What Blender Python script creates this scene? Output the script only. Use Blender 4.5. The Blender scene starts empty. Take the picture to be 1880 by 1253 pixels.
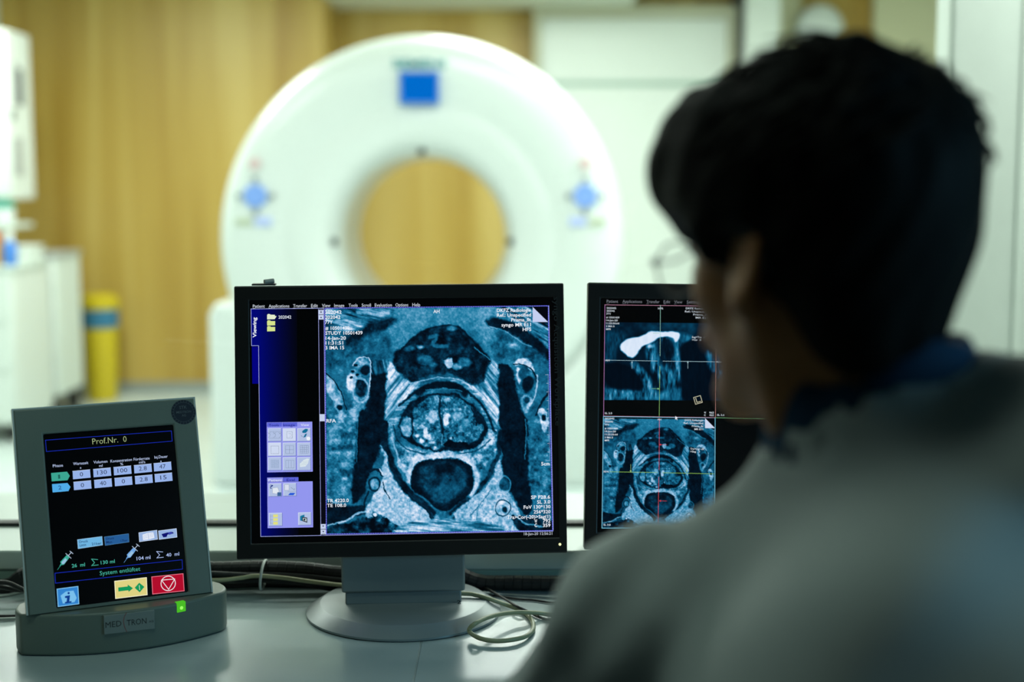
import bpy, math, random
import numpy as np
from mathutils import Vector, Matrix
random.seed(4)
C = bpy.context.scene
R = math.radians
# ---------------------------------------------------------------- camera, world, lights, exposure
IMG_W, IMG_H = 1880, 1253
FPX = 50/36*IMG_W
CAMZ = 1.30; PITCH = R(6.4)
cd = bpy.data.cameras.new('camera'); cam = bpy.data.objects.new('camera', cd); C.collection.objects.link(cam)
cam.location = (0, 0, CAMZ); cam.rotation_euler = (R(90)-PITCH, 0, 0)
cd.lens = 50; cd.sensor_width = 36; cd.clip_start = .05
cd.dof.use_dof = True; cd.dof.focus_distance = 1.77; cd.dof.aperture_fstop = 2.25
C.camera = cam
C.view_settings.view_transform = 'Standard'; C.view_settings.look = 'None'
C.view_settings.gamma = 1; C.view_settings.use_curve_mapping = False; C.view_settings.exposure = 0
w = bpy.data.worlds.new('world'); C.world = w; w.use_nodes = True
w.node_tree.nodes['Background'].inputs[0].default_value = (.5, .7, .7, 1)
w.node_tree.nodes['Background'].inputs[1].default_value = .02
def area(name, loc, rot, sx, sy, power, col):
    l = bpy.data.lights.new(name, 'AREA'); l.shape = 'RECTANGLE'; l.size = sx; l.size_y = sy
    l.energy = power; l.color = col
    o = bpy.data.objects.new(name, l); C.collection.objects.link(o)
    o.location = loc; o.rotation_euler = rot
    return o
GW = (.95, 1., .955)
for x, y, p in ((-2.0, 4.4, 39), (.2, 4.4, 39), (-2.0, 6.7, 50), (.2, 6.7, 50), (1.9, 5.6, 62), (1.9, 2.85, 44)):
    area('ceiling_lamp', (x, y, 2.54), (0, 0, 0), 1.1, .55, p, GW)
area('rear_room_lamp', (.2, 8.1, 2.5), (0, 0, 0), 1.2, .3, 14, GW)
# dim light of the control room
area('control_room_lamp', (-.45, 1.0, 2.50), (0, 0, 0), 1.0, .4, 6.5, (.74, 1., .88))
area('blue_side_fill', (1.7, .45, 1.35), (R(80), 0, R(76)), .5, .4, 9.0, (.28, .72, 1.))  # added blue fill on the coat, standing in for an unseen screen's glow
# ---------------------------------------------------------------- measuring: a pixel's ray
def ray(px, py):
    u = (px-940)/FPX; v = (py-626.5)/FPX
    c, s = math.cos(PITCH), math.sin(PITCH)
    return Vector((u, c-v*s, -s-v*c))
def at_depth(px, py, d):
    r = ray(px, py); return Vector((0, 0, CAMZ))+r*(d/r.y)
def at_z(px, py, z):
    r = ray(px, py); return Vector((0, 0, CAMZ))+r*((z-CAMZ)/r.z)
# ---------------------------------------------------------------- materials
MATS = {}
def lin(c):
    return tuple((x/12.92 if x <= .04045 else ((x+.055)/1.055)**2.4) for x in c)
def rgb(r, g, b): return lin((r/255, g/255, b/255))
def mat(name, col, rough=.5, metal=0, noise=0, nscale=20, bump=0, bscale=60, spec=.5, sss=0, stretch=None, coat=0):
    m = bpy.data.materials.new(name); m.use_nodes = True; nt = m.node_tree; b = nt.nodes['Principled BSDF']
    b.inputs['Base Color'].default_value = (*col, 1); b.inputs['Roughness'].default_value = rough
    b.inputs['Metallic'].default_value = metal; b.inputs['Specular IOR Level'].default_value = spec
    b.inputs['Coat Weight'].default_value = coat
    if sss: b.inputs['Subsurface Weight'].default_value = sss; b.inputs['Subsurface Radius'].default_value = (.02, .008, .004); b.inputs['Subsurface Scale'].default_value = .6
    tc = nt.nodes.new('ShaderNodeTexCoord'); mp = nt.nodes.new('ShaderNodeMapping')
    nt.links.new(tc.outputs['Object'], mp.inputs[0])
    if stretch: mp.inputs['Scale'].default_value = stretch
    if noise:
        n = nt.nodes.new('ShaderNodeTexNoise'); n.inputs['Scale'].default_value = nscale; n.inputs['Detail'].default_value = 5
        nt.links.new(mp.outputs[0], n.inputs[0])
        r = nt.nodes.new('ShaderNodeMapRange'); r.inputs[1].default_value = .3; r.inputs[2].default_value = .7
        r.inputs[3].default_value = 1-noise; r.inputs[4].default_value = 1+noise
        nt.links.new(n.outputs[0], r.inputs[0])
        x = nt.nodes.new('ShaderNodeVectorMath'); x.operation = 'SCALE'; x.inputs[0].default_value = col
        nt.links.new(r.outputs[0], x.inputs['Scale']); nt.links.new(x.outputs[0], b.inputs['Base Color'])
    if bump:
        n = nt.nodes.new('ShaderNodeTexNoise'); n.inputs['Scale'].default_value = bscale; n.inputs['Detail'].default_value = 4
        nt.links.new(mp.outputs[0], n.inputs[0])
        bm = nt.nodes.new('ShaderNodeBump'); bm.inputs['Strength'].default_value = bump; bm.inputs['Distance'].default_value = .002
        nt.links.new(n.outputs[0], bm.inputs['Height']); nt.links.new(bm.outputs[0], b.inputs['Normal'])
    MATS[name] = m; return m
def emit(name, col, k=1.):
    m = bpy.data.materials.new(name); m.use_nodes = True; nt = m.node_tree; nt.nodes.remove(nt.nodes['Principled BSDF'])
    e = nt.nodes.new('ShaderNodeEmission'); e.inputs[0].default_value = (*col, 1); e.inputs[1].default_value = k
    nt.links.new(e.outputs[0], nt.nodes['Material Output'].inputs[0]); return m
def wood_mat(name, c1, c2, c3):
    m = bpy.data.materials.new(name); m.use_nodes = True; nt = m.node_tree; b = nt.nodes['Principled BSDF']
    tc = nt.nodes.new('ShaderNodeTexCoord'); mp = nt.nodes.new('ShaderNodeMapping'); mp.inputs['Scale'].default_value = (1, 1, .04)
    nt.links.new(tc.outputs['Object'], mp.inputs[0])
    n = nt.nodes.new('ShaderNodeTexNoise'); n.inputs['Scale'].default_value = 4.5; n.inputs['Detail'].default_value = 6; n.inputs['Distortion'].default_value = .4
    nt.links.new(mp.outputs[0], n.inputs[0])
    r = nt.nodes.new('ShaderNodeValToRGB'); r.color_ramp.elements[0].position = .35; r.color_ramp.elements[1].position = .68
    r.color_ramp.elements[0].color = (*c1, 1); r.color_ramp.elements[1].color = (*c3, 1)
    e = r.color_ramp.elements.new(.5); e.color = (*c2, 1)
    nt.links.new(n.outputs[0], r.inputs[0]); nt.links.new(r.outputs[0], b.inputs['Base Color']); b.inputs['Roughness'].default_value = .38
    return m
def glass_mat(name, tint=(1, 1, 1), refl=.06):
    m = bpy.data.materials.new(name); m.use_nodes = True; nt = m.node_tree; nt.nodes.remove(nt.nodes['Principled BSDF'])
    t = nt.nodes.new('ShaderNodeBsdfTransparent'); t.inputs[0].default_value = (*tint, 1)
    g = nt.nodes.new('ShaderNodeBsdfGlossy'); g.inputs['Roughness'].default_value = .01
    mx = nt.nodes.new('ShaderNodeMixShader'); mx.inputs[0].default_value = refl
    nt.links.new(t.outputs[0], mx.inputs[1]); nt.links.new(g.outputs[0], mx.inputs[2]); nt.links.new(mx.outputs[0], nt.nodes['Material Output'].inputs[0])
    return m
M_WHITE = mat('gantry white', (.72, .77, .745), .32, coat=.2)
M_PANEL = mat('white laminate', (.72, .77, .72), .45)
M_WALL = mat('painted wall', (.70, .76, .70), .7, noise=.02)
M_WOOD = wood_mat('wood panelling', (.38, .225, .028), (.50, .335, .068), (.62, .455, .135))
M_CEIL = mat('ceiling', (.62, .66, .55), .8)
M_FLOOR = mat('pale vinyl floor', (.62, .70, .68), .3, noise=.04, nscale=3)
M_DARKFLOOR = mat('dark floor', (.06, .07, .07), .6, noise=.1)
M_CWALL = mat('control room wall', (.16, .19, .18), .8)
M_SILL = mat('sill white', (.60, .68, .62), .4)
M_RAIL = mat('rail bounce green', (.30, .44, .37), .35)  # green light bounced off the desk is put into this colour
M_GASKET = mat('gasket', (.01, .014, .013), .5)
M_GLASS = glass_mat('window glass', (.97, .99, .98), .035)
M_TABLE = mat('table laminate', (.40, .475, .475), .25, noise=.03, nscale=8, bump=.06, bscale=500)
M_BLACK = mat('monitor black plastic', (.006, .006, .006), .42, bump=.05, bscale=900)
M_BLACKP = mat('screen glass black', (.003, .003, .004), .25, spec=.25)
M_SILVER = mat('silver plastic', (.235, .27, .275), .38, metal=.25, bump=.05, bscale=900)
M_DEVICE = mat('device grey plastic', (.15, .185, .152), .42, bump=.08, bscale=900)
M_DEVLIGHT = mat('device light edge', (.55, .60, .57), .3)
M_RUBBER = mat('black rubber', (.008, .009, .009), .5)
M_BEIGE = mat('beige cable', (.36, .36, .21), .4)
M_TIE = mat('nylon tie', (.45, .5, .47), .4)
M_YELLOW = mat('yellow plastic', (.60, .46, .01), .4)
M_BLUEBAG = mat('blue bag', (.03, .17, .30), .5)
M_BLUE = mat('blue plastic', (.05, .2, .6), .4)
M_GREEN = mat('green plastic', (.0, .28, .19), .4)
M_ORANGE = mat('orange plastic', (.75, .38, .02), .4)
M_GREY = mat('grey plastic', (.28, .31, .29), .5)
M_TEAL = mat('teal lettering', (.02, .30, .34), .4)
M_DKGREY = mat('dark grey plastic', (.03, .035, .035), .5)
M_TICK = mat('label grey', (.40, .42, .40), .5)
M_INK = mat('dark ink', (.012, .014, .014), .5)
M_REDINK = mat('red ink', (.30, .02, .02), .5)
M_BEZELTEXT = mat('bezel print', (.022, .024, .024), .5)
M_STEEL = mat('steel', (.4, .42, .42), .3, metal=1)
def pixel_mat(name, k=1.):
    m = bpy.data.materials.new(name); m.use_nodes = True; nt = m.node_tree; nt.nodes.remove(nt.nodes['Principled BSDF'])
    a = nt.nodes.new('ShaderNodeAttribute'); a.attribute_name = 'Col'
    e = nt.nodes.new('ShaderNodeEmission'); e.inputs[1].default_value = k
    nt.links.new(a.outputs['Color'], e.inputs[0]); nt.links.new(e.outputs[0], nt.nodes['Material Output'].inputs[0]); return m
M_PIX = pixel_mat('lit display pixels')
# ---------------------------------------------------------------- objects
def thing(name, label, cat, loc=(0, 0, 0), rz=0, group=None):
    o = bpy.data.objects.new(name, None); C.collection.objects.link(o); o.empty_display_size = .05
    o.location = loc; o.rotation_euler = (0, 0, rz); o['label'] = label; o['category'] = cat
    if group: o['group'] = group
    o['_m'] = 0; del o['_m']
    return o
def tag(o, label, cat, group=None):
    o['label'] = label; o['category'] = cat
    if group: o['group'] = group
    return o
def root_matrix(o):
    if o is None: return Matrix.Identity(4)
    while o.parent: o = o.parent
    return Matrix.LocRotScale(o.location, o.rotation_euler, None)
class MB:
    """collects shapes; build() links them as one mesh object (coordinates local to the thing)"""
    def __init__(s): s.v = []; s.f = []; s.c = []
    def add(s, vs, fs, col=None):
        n = len(s.v); s.v += [Vector(v) for v in vs]; s.f += [tuple(n+i for i in f) for f in fs]; s.c += [col]*len(fs); return s
    def box(s, x0, x1, y0, y1, z0, z1, T=None):
        vs = [Vector((x, y, z)) for x in (x0, x1) for y in (y0, y1) for z in (z0, z1)]
        if T is not None: vs = [T @ v for v in vs]
        return s.add(vs, [(0,1,3,2), (4,6,7,5), (0,4,5,1), (2,3,7,6), (0,2,6,4), (1,5,7,3)])
    def prism(s, pts, y0, y1, T=None, axis='y'):
        n = len(pts)
        if axis == 'y': vs = [Vector((p[0], y0, p[1])) for p in pts]+[Vector((p[0], y1, p[1])) for p in pts]
        elif axis == 'z': vs = [Vector((p[0], p[1], y0)) for p in pts]+[Vector((p[0], p[1], y1)) for p in pts]
        else: vs = [Vector((y0, p[0], p[1])) for p in pts]+[Vector((y1, p[0], p[1])) for p in pts]
        if T is not None: vs = [T @ v for v in vs]
        return s.add(vs, [tuple(range(n)), tuple(range(2*n-1, n-1, -1))]+[(i, i+n, (i+1) % n+n, (i+1) % n) for i in range(n)])
    def frame(s, ox0, ox1, oz0, oz1, ix0, ix1, iz0, iz1, y0, y1, T=None):
        o = [(ox0, oz0), (ox1, oz0), (ox1, oz1), (ox0, oz1)]; i = [(ix0, iz0), (ix1, iz0), (ix1, iz1), (ix0, iz1)]
        vs = [Vector((p[0], y, p[1])) for y in (y0, y1) for p in o+i]
        if T is not None: vs = [T @ v for v in vs]
        fs = []
        for k in range(4):
            l = (k+1) % 4
            fs += [(k, l, l+4, k+4), (k+8, k+12, l+12, l+8), (k, k+8, l+8, l), (k+4, l+4, l+12, k+12)]
        return s.add(vs, fs)
    def lathe(s, prof, n=48, T=None, close=False):
        """prof: (radius, height) about local z"""
        vs = []; fs = []; m = len(prof)
        for r, h in prof:
            for k in range(n):
                a = 2*math.pi*k/n; vs.append(Vector((r*math.cos(a), r*math.sin(a), h)))
        if T is not None: vs = [T @ v for v in vs]
        for j in range(m if close else m-1):
            for k in range(n):
                a = j*n; b = ((j+1) % m)*n
                fs.append((a+k, a+(k+1) % n, b+(k+1) % n, b+k))
        if not close:
            fs.append(tuple(range(n-1, -1, -1))); fs.append(tuple(range((m-1)*n, m*n)))
        return s.add(vs, fs)
    def tube(s, pts, r, n=10, smooth=6, rib=0):
        P = [Vector(p) for p in pts]
        if smooth:
            A = crom([tuple(p) for p in P], False, smooth); P = [Vector(tuple(a)) for a in A]
        vs = []; fs = []; up = Vector((0, 0, 1))
        for i, p in enumerate(P):
            t = (P[min(i+1, len(P)-1)]-P[max(i-1, 0)]).normalized()
            a = t.cross(up); a = a.normalized() if a.length > 1e-4 else Vector((1, 0, 0)); b = a.cross(t)
            rr = r[i] if isinstance(r, list) else r
            if rib: rr *= 1+(rib if i % 2 else 0)
            for k in range(n):
                q = 2*math.pi*k/n; vs.append(p+a*rr*math.cos(q)+b*rr*math.sin(q))
        for i in range(len(P)-1):
            for k in range(n): fs.append((i*n+k, i*n+(k+1) % n, (i+1)*n+(k+1) % n, (i+1)*n+k))
        fs.append(tuple(range(n-1, -1, -1))); m = (len(P)-1)*n; fs.append(tuple(range(m, m+n)))
        return s.add(vs, fs)
    def ball(s, c, rx, ry, rz, n=20, T=None):
        m = n//2; prof = []
        vs = []; fs = []
        for j in range(m+1):
            a = math.pi*j/m
            for k in range(n):
                b = 2*math.pi*k/n
                vs.append(Vector((c[0]+rx*math.sin(a)*math.cos(b), c[1]+ry*math.sin(a)*math.sin(b), c[2]-rz*math.cos(a))))
        if T is not None: vs = [T @ v for v in vs]
        for j in range(m):
            for k in range(n): fs.append((j*n+k, j*n+(k+1) % n, (j+1)*n+(k+1) % n, (j+1)*n+k))
        return s.add(vs, fs)
    def build(s, name, m, parent=None, world=True, bevel=0, smooth=False, kind=None, weld=True, seg=2):
        T = root_matrix(parent).inverted() if (parent and world) else Matrix.Identity(4)
        me = bpy.data.meshes.new(name); me.from_pydata([tuple(T @ v) for v in s.v], [], s.f); me.materials.append(m)
        if any(c is not None for c in s.c):
            at = me.color_attributes.new('Col', 'FLOAT_COLOR', 'CORNER'); buf = []
            for p, c in zip(me.polygons, s.c):
                if isinstance(c[0], (tuple, list)): 
                    for q in range(p.loop_total): buf += [*lin(tuple(x/255 for x in c[q])), 1]
                else: buf += [*lin(tuple(x/255 for x in c)), 1]*p.loop_total
            at.data.foreach_set('color', buf)
        else:
            import bmesh
            bm = bmesh.new(); bm.from_mesh(me); bmesh.ops.recalc_face_normals(bm, faces=bm.faces); bm.to_mesh(me); bm.free()
        me.validate()
        o = bpy.data.objects.new(name, me); C.collection.objects.link(o)
        if parent: o.parent = parent
        if bevel:
            b = o.modifiers.new('bevel', 'BEVEL'); b.width = bevel; b.segments = seg; b.limit_method = 'ANGLE'; b.angle_limit = R(35)
        if smooth or bevel:
            for p in me.polygons: p.use_smooth = True
            if bevel or smooth == 'auto':
                try: me.set_sharp_from_angle(angle=R(40))
                except Exception: pass
        if kind: o['kind'] = kind
        return o
def struct(name, mb, m, parent=None, **k):
    return mb.build(name, m, parent, kind='structure' if parent is None else None, **k)
# lettering: built-in font outlines turned into flat mesh
_tx = {}
def glyphs(body, bold=0.):
    key = (body, bold)
    if key not in _tx:
        cu = bpy.data.curves.new('txt', 'FONT'); cu.body = body; cu.resolution_u = 2; cu.offset = bold
        ob = bpy.data.objects.new('txt', cu); C.collection.objects.link(ob)
        dg = bpy.context.evaluated_depsgraph_get(); me = ob.evaluated_get(dg).to_mesh()
        vs = [(v.co.x, v.co.y) for v in me.vertices]; fs = [tuple(p.vertices) for p in me.polygons]
        ob.evaluated_get(dg).to_mesh_clear(); bpy.data.objects.remove(ob); bpy.data.curves.remove(cu)
        _tx[key] = (vs, fs)
    return _tx[key]
class Plane:
    """a display or label surface: local x right, z up, facing -y"""
    def __init__(s, loc, yaw, tilt, roll=0):
        s.M = Matrix.Translation(loc) @ Matrix.Rotation(yaw, 4, 'Z') @ Matrix.Rotation(-tilt, 4, 'X') @ Matrix.Rotation(-roll, 4, 'Y')
        s.loc = Vector(loc); s.Mi = s.M.inverted()
    def loc2(s, px, py, off=0):
        o = s.Mi @ Vector((0, 0, CAMZ)); d = s.Mi.to_3x3() @ ray(px, py)
        p = o+d*((-off-o.y)/d.y); return (p.x, p.z)
class Ink:
    """flat marks on a Plane, given in local metres or measured pixels through conv"""
    def __init__(s, pl, conv=None, off=.0002):
        s.pl = pl; s.mb = MB(); s.off = off; s.conv = conv or (lambda x, y: (x, y)); s.k = 0
    def L(s, x, y): return s.pl.loc2(*s.conv(x, y))
    def _p(s, pts, fs, col):
        s.k += 1; y = -(s.off+s.k*1.5e-6)
        s.mb.add([s.pl.M @ Vector((p[0], y, p[1])) for p in pts], fs, col)
    def poly(s, pts, col, px=True):
        P = [s.L(*p) for p in pts] if px else pts
        s._p(P, [tuple(range(len(P)))], col)
    def rect(s, x0, y0, x1, y1, col):
        a = s.L((x0+x1)/2, (y0+y1)/2); l = s.L(x0, (y0+y1)/2); r = s.L(x1, (y0+y1)/2); t = s.L((x0+x1)/2, y0); b = s.L((x0+x1)/2, y1)
        w = (r[0]-l[0])/2; h = (t[1]-b[1])/2
        s._p([(a[0]-w, a[1]-h), (a[0]+w, a[1]-h), (a[0]+w, a[1]+h), (a[0]-w, a[1]+h)], [(0, 1, 2, 3)], col)
    def line(s, pts, th, col, closed=False):
        """th in metres"""
        P = [Vector(s.L(*p)) for p in pts]
        n = len(P)
        for i in range(n if closed else n-1):
            a = P[i]; b = P[(i+1) % n]; d = (b-a); 
            if d.length < 1e-7: continue
            d.normalize(); q = Vector((-d.y, d.x))*th/2; e = d*th/2
            s._p([a-q-e, b-q+e, b+q+e, a+q-e], [(0, 1, 2, 3)], col)
    def box(s, x0, y0, x1, y1, th, col):
        a = s.L((x0+x1)/2, (y0+y1)/2); l = s.L(x0, (y0+y1)/2); r = s.L(x1, (y0+y1)/2); t = s.L((x0+x1)/2, y0); b = s.L((x0+x1)/2, y1)
        w = (r[0]-l[0])/2; h = (t[1]-b[1])/2
        q = [(a[0]-w, a[1]-h), (a[0]+w, a[1]-h), (a[0]+w, a[1]+h), (a[0]-w, a[1]+h)]
        for i in range(4):
            u = Vector(q[i]); v = Vector(q[(i+1) % 4]); d = (v-u).normalized(); p = Vector((-d.y, d.x))*th/2; e = d*th/2
            s._p([u-p-e, v-p+e, v+p+e, u+p-e], [(0, 1, 2, 3)], col)
    def disc(s, x, y, r, col, n=20, r0=0):
        c = s.L(x, y); k = abs(s.L(x+r, y)[0]-c[0])
        if r0:
            k0 = k*r0/r
            P = [(c[0]+q*math.cos(2*math.pi*i/n), c[1]+q*math.sin(2*math.pi*i/n)) for q in (k0, k) for i in range(n)]
            s._p(P, [(i, (i+1) % n, n+(i+1) % n, n+i) for i in range(n)], col)
        else:
            s._p([(c[0]+k*math.cos(2*math.pi*i/n), c[1]+k*math.sin(2*math.pi*i/n)) for i in range(n)], [tuple(range(n))], col)
    def text(s, body, x0, y0, x1, col, cap=7., bold=.012, y1=None, vert=0):
        """baseline from (x0,y0) to (x1,y1); cap = capital height in the same pixels; vert: 1 reads upward, -1 downward"""
        vs, fs = glyphs(body, bold)
        if not vs: return
        ax = min(v[0] for v in vs); bx = max(v[0] for v in vs)
        if vert:
            a = Vector(s.L(x0, y0)); b = Vector(s.L(x0, x1)); w = (b-a).length; h = abs(s.L(x0+cap, y0)[0]-a.x)/.73
            P = []
            for v in vs:
                u = (v[0]-ax)/(bx-ax)*w; q = v[1]*h
                P.append((a.x-q, a.y+u) if vert > 0 else (a.x+q, a.y-u))
        else:
            y1 = y0 if y1 is None else y1
            a = Vector(s.L(x0, y0)); b = Vector(s.L(x1, y1)); w = b.x-a.x; zz = (a.y+b.y)/2; h = abs(s.L(x0, y0-cap)[1]-a.y)/.73
            P = [(a.x+(v[0]-ax)/(bx-ax)*w, zz+v[1]*h) for v in vs]
        s._p(P, fs, col)
    def build(s, name, parent, m=None):
        o = s.mb.build(name, m or M_PIX, parent)
        return o
def picture(name, pl, parent, P00, P10, P11, P01, vals, off=.0003):
    """a picture on the display: one mesh cell per image dot, corners in local (x,z): top-left, top-right, bottom-right, bottom-left"""
    n = vals.shape[0]; m = vals.shape[1]
    u, v = np.meshgrid(np.linspace(0, 1, m), np.linspace(0, 1, n))
    A = [np.array(p) for p in (P00, P10, P11, P01)]
    q = (A[0][None, None]*((1-u)*(1-v))[..., None]+A[1][None, None]*(u*(1-v))[..., None]+A[2][None, None]*(u*v)[..., None]+A[3][None, None]*((1-u)*v)[..., None])
    co = np.stack([q[..., 0], np.full(q.shape[:2], -off), q[..., 1], np.ones(q.shape[:2])], -1).reshape(-1, 4)
    T = np.array(root_matrix(parent).inverted() @ pl.M)
    co = (co @ T.T)[:, :3]
    idx = np.arange(n*m).reshape(n, m)
    f = np.stack([idx[:-1, :-1], idx[1:, :-1], idx[1:, 1:], idx[:-1, 1:]], -1).reshape(-1, 4)
    me = bpy.data.meshes.new(name); me.vertices.add(n*m); me.vertices.foreach_set('co', co.ravel())
    me.loops.add(f.size); me.loops.foreach_set('vertex_index', f.ravel().astype(np.int32))
    me.polygons.add(len(f)); me.polygons.foreach_set('loop_start', np.arange(0, f.size, 4, dtype=np.int32))
    at = me.color_attributes.new('Col', 'FLOAT_COLOR', 'POINT')
    c = vals.reshape(-1, 3); c = np.where(c <= .04045, c/12.92, ((c+.055)/1.055)**2.4)
    at.data.foreach_set('color', np.concatenate([c, np.ones((len(c), 1))], 1).ravel())
    me.update(); me.materials.append(M_PIX)
    o = bpy.data.objects.new(name, me); C.collection.objects.link(o); o.parent = parent
    return o
# ---------------------------------------------------------------- scan pictures (computed intensity fields, shown by the screens)
def vnoise(X, Y, cell, seed):
    rng = np.random.RandomState(seed)
    g = rng.rand(97, 97)
    x = X/cell + 13.7; y = Y/cell + 7.3
    xi = np.floor(x).astype(int); yi = np.floor(y).astype(int)
    fx = x-xi; fy = y-yi
    fx = fx*fx*(3-2*fx); fy = fy*fy*(3-2*fy)
    a = g[yi % 97, xi % 97]; b = g[yi % 97, (xi+1) % 97]
    c = g[(yi+1) % 97, xi % 97]; d = g[(yi+1) % 97, (xi+1) % 97]
    return (a*(1-fx)+b*fx)*(1-fy)+(c*(1-fx)+d*fx)*fy-.5
def fbm(X, Y, cell, seed, n=4):
    s = 0; a = 1; t = 0
    for k in range(n):
        s = s+a*vnoise(X, Y, cell/2**k, seed+k*11); t += a; a *= .6
    return s/t*2
def crom(pts, closed=True, n=6):
    P = np.array(pts, float); m = len(P); out = []
    rng = range(m) if closed else range(m-1)
    for i in rng:
        p0 = P[(i-1) % m] if closed or i > 0 else P[0]
        p1 = P[i]; p2 = P[(i+1) % m]
        p3 = P[(i+2) % m] if closed or i+2 < m else P[-1]
        for k in range(n):
            t = k/n
            out.append(.5*((2*p1)+(-p0+p2)*t+(2*p0-5*p1+4*p2-p3)*t*t+(-p0+3*p1-3*p2+p3)*t**3))
    if not closed: out.append(P[-1])
    return np.array(out)
def seg_dist(X, Y, P, closed):
    d = np.full(X.shape, 1e9); inside = np.zeros(X.shape, bool)
    m = len(P)
    for i in range(m if closed else m-1):
        a = P[i]; b = P[(i+1) % m]
        ex, ey = b-a; wx = X-a[0]; wy = Y-a[1]
        t = np.clip((wx*ex+wy*ey)/max(ex*ex+ey*ey, 1e-9), 0, 1)
        d = np.minimum(d, (wx-ex*t)**2+(wy-ey*t)**2)
        if closed:
            c = ((a[1] <= Y) != (b[1] <= Y))
            if ey != 0:
                inside ^= c & (X < a[0]+ex*(Y-a[1])/ey)
    d = np.sqrt(d)
    return np.where(inside, -d, d) if closed else d
class Scan:
    def __init__(s, n, x0, x1, y0, y1, base):
        s.X, s.Y = np.meshgrid(np.linspace(x0, x1, n), np.linspace(y0, y1, n))
        s.v = np.full(s.X.shape, float(base))
        s.wx = fbm(s.X, s.Y, 55, 5, 3)*13+fbm(s.X, s.Y, 12, 6, 2)*5; s.wy = fbm(s.X, s.Y, 55, 50, 3)*13+fbm(s.X, s.Y, 12, 51, 2)*5
        s.f1 = fbm(s.X, s.Y, 90, 1); s.f2 = fbm(s.X, s.Y, 30, 2, 4); s.f3 = fbm(s.X, s.Y, 11, 3, 3)
    def put(s, m, val, amp=0., fld=None):
        f = s.f2 if fld is None else fld
        s.v = s.v*(1-m)+(val+amp*f)*m
    def dist(s, P, rough, closed, pad):
        # distance only inside the outline's padded bounding box
        m = pad+1.2*rough*max(abs(s.wx).max(), abs(s.wy).max())
        x0, y0 = P.min(0)-m; x1, y1 = P.max(0)+m
        i = np.where((s.X[0] >= x0) & (s.X[0] <= x1))[0]; j = np.where((s.Y[:, 0] >= y0) & (s.Y[:, 0] <= y1))[0]
        d = np.full(s.X.shape, 1e9)
        if len(i) and len(j):
            q = (slice(j[0], j[-1]+1), slice(i[0], i[-1]+1))
            d[q] = seg_dist(s.X[q]+s.wx[q]*rough, s.Y[q]+s.wy[q]*rough, P, closed)
        return d
    def poly(s, pts, val, amp=.1, w=8, fld=None, rough=1., a=1.):
        d = s.dist(crom(pts), rough, True, w)
        s.put(np.clip(.5-d/w, 0, 1)*a, val, amp, fld)
    def line(s, pts, th, val, a=1., w=3, rough=.6, amp=0.):
        d = s.dist(crom(pts, False), rough, False, th+w)
        s.put(np.clip((th/2-d)/w+.5, 0, 1)*a, val, amp)
    def oval(s, cx, cy, rx, ry, val, amp=.1, w=8, rough=.5, a=1.):
        q = np.hypot((s.X+s.wx*rough-cx)/rx, (s.Y+s.wy*rough-cy)/ry)
        s.put(np.clip(.5-(q-1)*min(rx, ry)/w, 0, 1)*a, val, amp)
    def ring(s, cx, cy, rx, ry, th, val, a=1., rough=.5):
        q = np.hypot((s.X+s.wx*rough-cx)/rx, (s.Y+s.wy*rough-cy)/ry)
        d = abs(q-1)*min(rx, ry)
        s.put(np.clip((th/2-d)/3+.5, 0, 1)*a, val)
    def streaks(s, m_pts, ang, lo, hi, cell=14, seed=9, w=12, stretch=9):
        c, q = math.cos(ang), math.sin(ang)
        u = (s.X*c+s.Y*q)/stretch; t = -s.X*q+s.Y*c
        f = fbm(u, t, cell, seed, 3)
        d = s.dist(crom(m_pts), 1., True, w)
        s.put(np.clip(.5-d/w, 0, 1), (lo+hi)/2, (hi-lo)*.9, f)
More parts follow.
